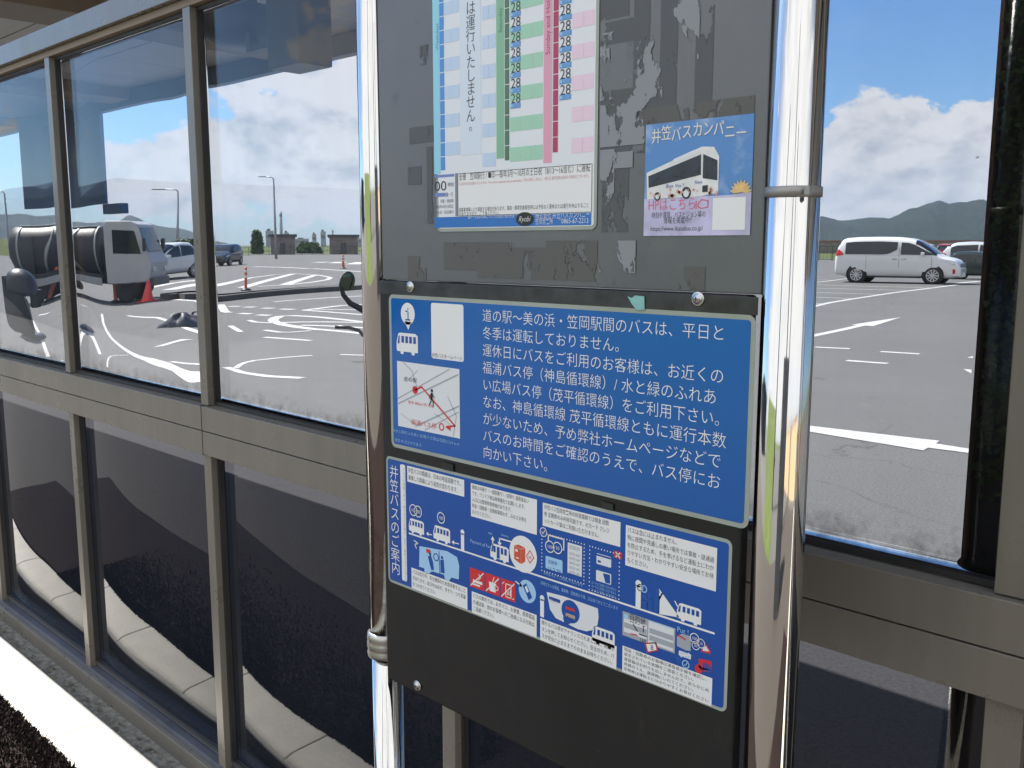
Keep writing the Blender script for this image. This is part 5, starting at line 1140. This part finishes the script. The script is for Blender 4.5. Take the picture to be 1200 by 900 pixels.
# big dome shaped mirror standing on a base at the far end of the wall
dp = G(27, 394); o = empty('dome_mirror', (dp.x, dp.y, -.1)); tag(o, 'large black dome on a leaning stand at the far end of the glass wall', 'dome mirror')
dd2 = math.hypot(dp.x, dp.y); td = lambda px, py: D(px, py, dd2) - Vector((dp.x, dp.y, -.1))
c_ = td(22, 340); m = MB(); r_ = (td(48, 340) - td(-4, 340)).length / 2
m.lathe([(r_ * math.cos(a), r_ * 1.12 * math.sin(a)) for a in [R(k) for k in range(0, 91, 9)]] , c_, n=40); m.lathe([(r_, 0), (r_ * .92, -.05), (.05, -.07)], c_, n=40); hd = m.build('dome', simple('dark_blue_shell', (.012, .015, .022), .4), o)
m = MB(); m.prism([tuple(td(-14, 326)), tuple(td(13, 324)), tuple(td(22, 350)), tuple(td(39, 389)), tuple(td(-14, 391))], tuple(Vector((-.5, .3, 0)) * .35)); m.build('stand', M['black'], o)
m = MB(); m.lathe([(0, .10), (.42, .09), (.55, .03), (.56, .0)], (0, .1, 0), n=32); m.build('base', M['black'], o)
m = MB(); m.tube([td(24, 348), td(30, 362), td(37, 384)], .03); m.build('strut', M['galv'], o)
m = MB(); m.box(tuple(td(38, 350) - Vector((.1, .05, .1))), tuple(td(46, 341) + Vector((.05, .1, .06))), .02); m.build('clamp', M['black'], hd)

def lamp(px, pytop, dist, label, arm):
    b = D(px, 288, dist); b.z = -.12; tpx = D(px, pytop, dist).z; o = empty('lamp_post', (b.x, b.y, -.12)); tag(o, label, 'lamp post', 'tall lamp posts beyond the lot')
    h = tpx + .12; m = MB(); m.bar((0, 0, 0), (0, 0, h - .25), .16, .09, 14); m.build('mast', M['galv'], o)
    a = _rt * arm; m = MB(); m.tube([(0, 0, h - .3), (a.x * .2, a.y * .2, h - .08), (a.x, a.y, h)], .07); m.build('arm', M['galv'], o)
    m = MB(); m.box((-.5, -.14, -.07), (.5, .14, .07), .05)
    for v in m.bm.verts: v.co = Matrix.Translation((a.x * 1.3, a.y * 1.3, h)) @ Matrix.Rotation(math.atan2(a.y, a.x), 4, 'Z') @ v.co
    m.build('lamp_head', M['galv'], o)
lamp(323, 207, 112, 'tallest grey lamp post before the brown shed', -1.0); lamp(202.5, 222, 112, 'grey lamp post rising behind the white car and hedge', -1.2); lamp(9, 224, 118, 'grey lamp post before the grass dyke', -1.0)

# ------------------------------------------------------------------ far edge: sheds, fences, hedge, skyline
def shed(px0, px1, top, dist, label, mat, boards=9):
    a, b = D(px0, 288, dist), D(px1, 288, dist); wd = (b - a).to_2d().length; c = (a + b) / 2; h = D((px0 + px1) / 2, top, dist).z + .12
    o = empty('shed', (c.x, c.y, -.12), math.atan2((b - a).y, (b - a).x)); tag(o, label, 'shed', 'far brown sheds')
    m = MB(); m.box((-wd / 2, 0, 0), (wd / 2, 4, h - .3), .01)
    for k in range(boards): x = -wd / 2 + wd * (k + .5) / boards; m.box((x - .06, -.06, 0), (x + .06, -.003, h - .3))
    m.build('wall', mat, o)
    m = MB(); m.prism([(-wd / 2 - .3, -.4, h - .3), (-wd / 2 - .3, 4.4, h - .5), (-wd / 2 - .3, 4.4, h - .25), (-wd / 2 - .3, -.4, h)], (wd + .6, 0, 0)); m.build('roof', M['dark_grey'], o)
    m = MB(); m.box((-wd * .12, -.09, 0), (wd * .10, -.062, 1.9), .01); m.build('door', M['dark_grey'], o)
shed(317, 346, 274.5, 160, 'brown board shed beside the tallest lamp post', M['hazed_brown']); shed(386, 419, 275, 160, 'brown board shed nearer the chrome post, with a flat roof', M['hazed_brown'], 11)
def slat_fence(p0, p1, h, n, label, mat, name='fence'):
    d = p1 - p0; L_ = d.to_2d().length; o = empty(name, (p0.x, p0.y, -.12), math.atan2(d.y, d.x)); tag(o, label, 'fence')
    for k in range(n + 1): m = MB(); x = L_ * k / n; m.box((x - .04, -.04, 0), (x + .04, .04, h), .005); m.build('fence_post', mat, o)
    m = MB(); m.box((0, -.02, h - .06), (L_, .02, h)); m.box((0, -.02, h * .5), (L_, .02, h * .5 + .05)); m.box((0, -.02, .1), (L_, .02, .15)); m.build('rail', mat, o)
    m = MB(); nn = int(L_ / .35)
    for k in range(nn): x = L_ * (k + .5) / nn; m.box((x - .012, -.008, .1), (x + .012, .008, h - .05))
    m.build('wire_panel', mat, o)
slat_fence(D(930, 288, 104), D(1210, 288, 96), 1.5, 16, 'green wire fence at the lot edge behind the white minivan', M['fence_green'])
slat_fence(D(262, 288, 150), D(440, 288, 152), 1.3, 14, 'low wire fence along the lot edge before the brown sheds', M['fence_green'])
a, b = D(940, 288, 190), D(1230, 288, 200); d = b - a; o = empty('long_wall', (a.x, a.y, -.12), math.atan2(d.y, d.x)); tag(o, 'long low red brown wall at the foot of the green hills', 'wall')
m = MB(); L_ = d.to_2d().length; hh = D(1080, 281.5, 190).z; m.box((0, 0, 0), (L_, .4, hh - .2), .01); m.build('wall_face', M['hazed_brown'], o); m = MB(); m.box((-.1, -.1, hh - .198), (L_ + .1, .5, hh + .12), .02); m.build('coping', simple('red_brown_tile', (.20, .10, .08), .7, var=.3, scale=1), o)
def bush(name, label, cat, c, sx, sy, sz, n, leaf, mat, seed):
    rnd = random.Random(seed); o = empty(name, c); tag(o, label, cat); m = MB()
    for k in range(n):
        while True:
            p = Vector((rnd.uniform(-1, 1), rnd.uniform(-1, 1), rnd.uniform(-.02, 1)))
            if (abs(p.x) ** 2.6 + abs(p.y) ** 2.6 + abs(p.z) ** 3) < 1 + .25 * math.sin(p.x * 7 + p.z * 5): break
        p = Vector((p.x * sx, p.y * sy, p.z * sz)); s_ = leaf * rnd.uniform(.5, 1.3); qq = Matrix.Rotation(rnd.uniform(0, 6.28), 3, 'Z') @ Matrix.Rotation(rnd.uniform(-1.4, 1.4), 3, 'X')
        m.poly([p + qq @ Vector(v) * s_ for v in ((-.5, 0, 0), (0, 0, -.3), (.6, 0, .05), (.1, .1, .5))])
    m.build('foliage', mat, o, recalc=False); m = MB()
    for k in range(5): x = sx * (k - 2) * .35; m.tube([(x, 0, 0), (x * 1.1, .05, sz * .5), (x * 1.2, 0, sz * .85)], [.06, .04, .02], 6)
    m.build('stem', M['hazed_brown'], o)
h0, h1 = G(198, 319), G(232, 318); c = (h0 + h1) / 2
ht = D(212, 282.5, math.hypot(c.x, c.y)).z + .12
bush('hedge', 'clipped green hedge to one side of the white car and the cone', 'hedge', (c.x, c.y, -.12), (h1 - h0).length / 2, 1.0, ht, 5000, .22, M['leaf'], 3)
for px, wpx, top, lab in ((300, 9, 270, 'small pale shrub group beyond the lot left of the brown shed'), (440, 30, 280, 'low green shrub group beyond the far shed by the chrome post'), (362, 36, 284.5, 'low green shrub group between the two brown sheds')):
    c = D(px, 288, 175); bush('shrub', lab, 'shrub', (c.x, c.y, -.12), wpx * 175 / 1117 / 2 * 1.1, 1.2, D(px, top, 175).z + .12, 900, .7, M['leaf'], px)
def block(px0, px1, top, dist, label, tower=None):
    a, b = D(px0, 288, dist), D(px1, 288, dist); wd = (b - a).to_2d().length; c = (a + b) / 2; h = D((px0 + px1) / 2, top, dist).z
    o = empty('factory_building', (c.x, c.y, -.14), math.atan2((b - a).y, (b - a).x)); tag(o, label, 'factory')
    m = MB(); m.box((-wd / 2, 0, 0), (wd / 2, wd * .6, h), .2); m.build('wall', M['grey_clad'], o)
    m = MB(); m.box((-wd * .3, -.05 - wd * .0, h + .01), (wd * .1, wd * .3, h * 1.12), .1); m.build('roof_house', M['dark_grey'], o)
    m = MB()
    for k in range(5): m.box((-wd * .42 + k * wd * .18, -.4, h * .55), (-wd * .42 + k * wd * .18 + wd * .10, -.02, h * .72))
    m.build('window_band', M['dark_grey'], o)
for i, (p0, p1, tp_, lab) in enumerate(((293, 301, 272, 'narrow far factory tower past the black car'), (311, 321, 270, 'pale far factory block left of the tall chimney'), (333, 339, 272, 'far factory tower right of the tall chimney'), (346, 362, 279.5, 'low wide far factory between the brown sheds'), (366, 371, 274, 'thin far factory tower between the brown sheds'), (376, 382, 271, 'far factory tower beside the second brown shed'), (405, 424, 279, 'low far factory beyond the second brown shed'))): block(p0, p1, tp_, 900, lab)
def chimney(px, top, dist, r, label):
    c = D(px, 288, dist); h = D(px, top, dist).z; o = empty('factory_chimney', (c.x, c.y, -.14)); tag(o, label, 'chimney')
    m = MB(); m.bar((0, 0, 0), (0, 0, h), r * 1.3, r, 20); m.build('stack', M['grey_clad'], o); m = MB(); m.lathe([(r * 1.12, h * .86), (r * 1.06, h * .93)], n=20); m.build('band', M['hazed_brown'], o)
chimney(330, 248, 900, 1.2, 'tall far chimney just right of the tallest lamp post'); chimney(390, 269, 900, .8, 'short thin far chimney over the second brown shed')
# dark rounded lump with a loop, lying on the asphalt
c = G(214, 386); o = empty('dark_lump', (c.x, c.y, -.1)); tag(o, 'dark blue grey lump with a loop handle lying on the asphalt', 'bundle')
m = MB(); dc = math.hypot(c.x, c.y); wd = (G(236, 380) - G(190, 380)).length / 2
m.lathe([(1, .0), (.96, .25), (.8, .6), (.45, .9), (0, 1)], n=36)
for v in m.bm.verts:
    k = 1 + .18 * math.sin(5 * math.atan2(v.co.y, v.co.x)) * v.co.z + .12 * math.sin(11 * v.co.x + 3 * v.co.y); v.co = Vector((v.co.x * wd * k * .8, v.co.y * .35 * k, v.co.z * .22 * k)); v.co = Matrix.Rotation(YAW, 3, 'Z') @ v.co
m.build('lump', simple('blue_grey_lump', (.07, .08, .10), .6, var=.3, scale=6), o)
m = MB(); lp = [Vector((.15 * math.cos(a), 0, .22 + .06 * math.sin(a))) + _rt * .22 for a in [R(20 * k) for k in range(19)]]; m.tube(lp, .012, 8); m.build('loop_handle', M['black'], o)

# ------------------------------------------------------------------ air
hm = bpy.data.materials.new('hazy_air'); hm.use_nodes = True; nt = hm.node_tree; nt.nodes.remove(nt.nodes['Principled BSDF'])
pv = N(nt, 'ShaderNodeVolumePrincipled'); pv.inputs['Color'].default_value = (.66, .80, 1, 1); pv.inputs['Density'].default_value = .00010; pv.inputs['Anisotropy'].default_value = .2
nt.links.new(pv.outputs[0], nt.nodes['Material Output'].inputs['Volume'])
m = MB(); m.box((-3800, -900, -1.2), (1600, 3100, 175)); tag(m.build('haze', hm), kind='stuff')
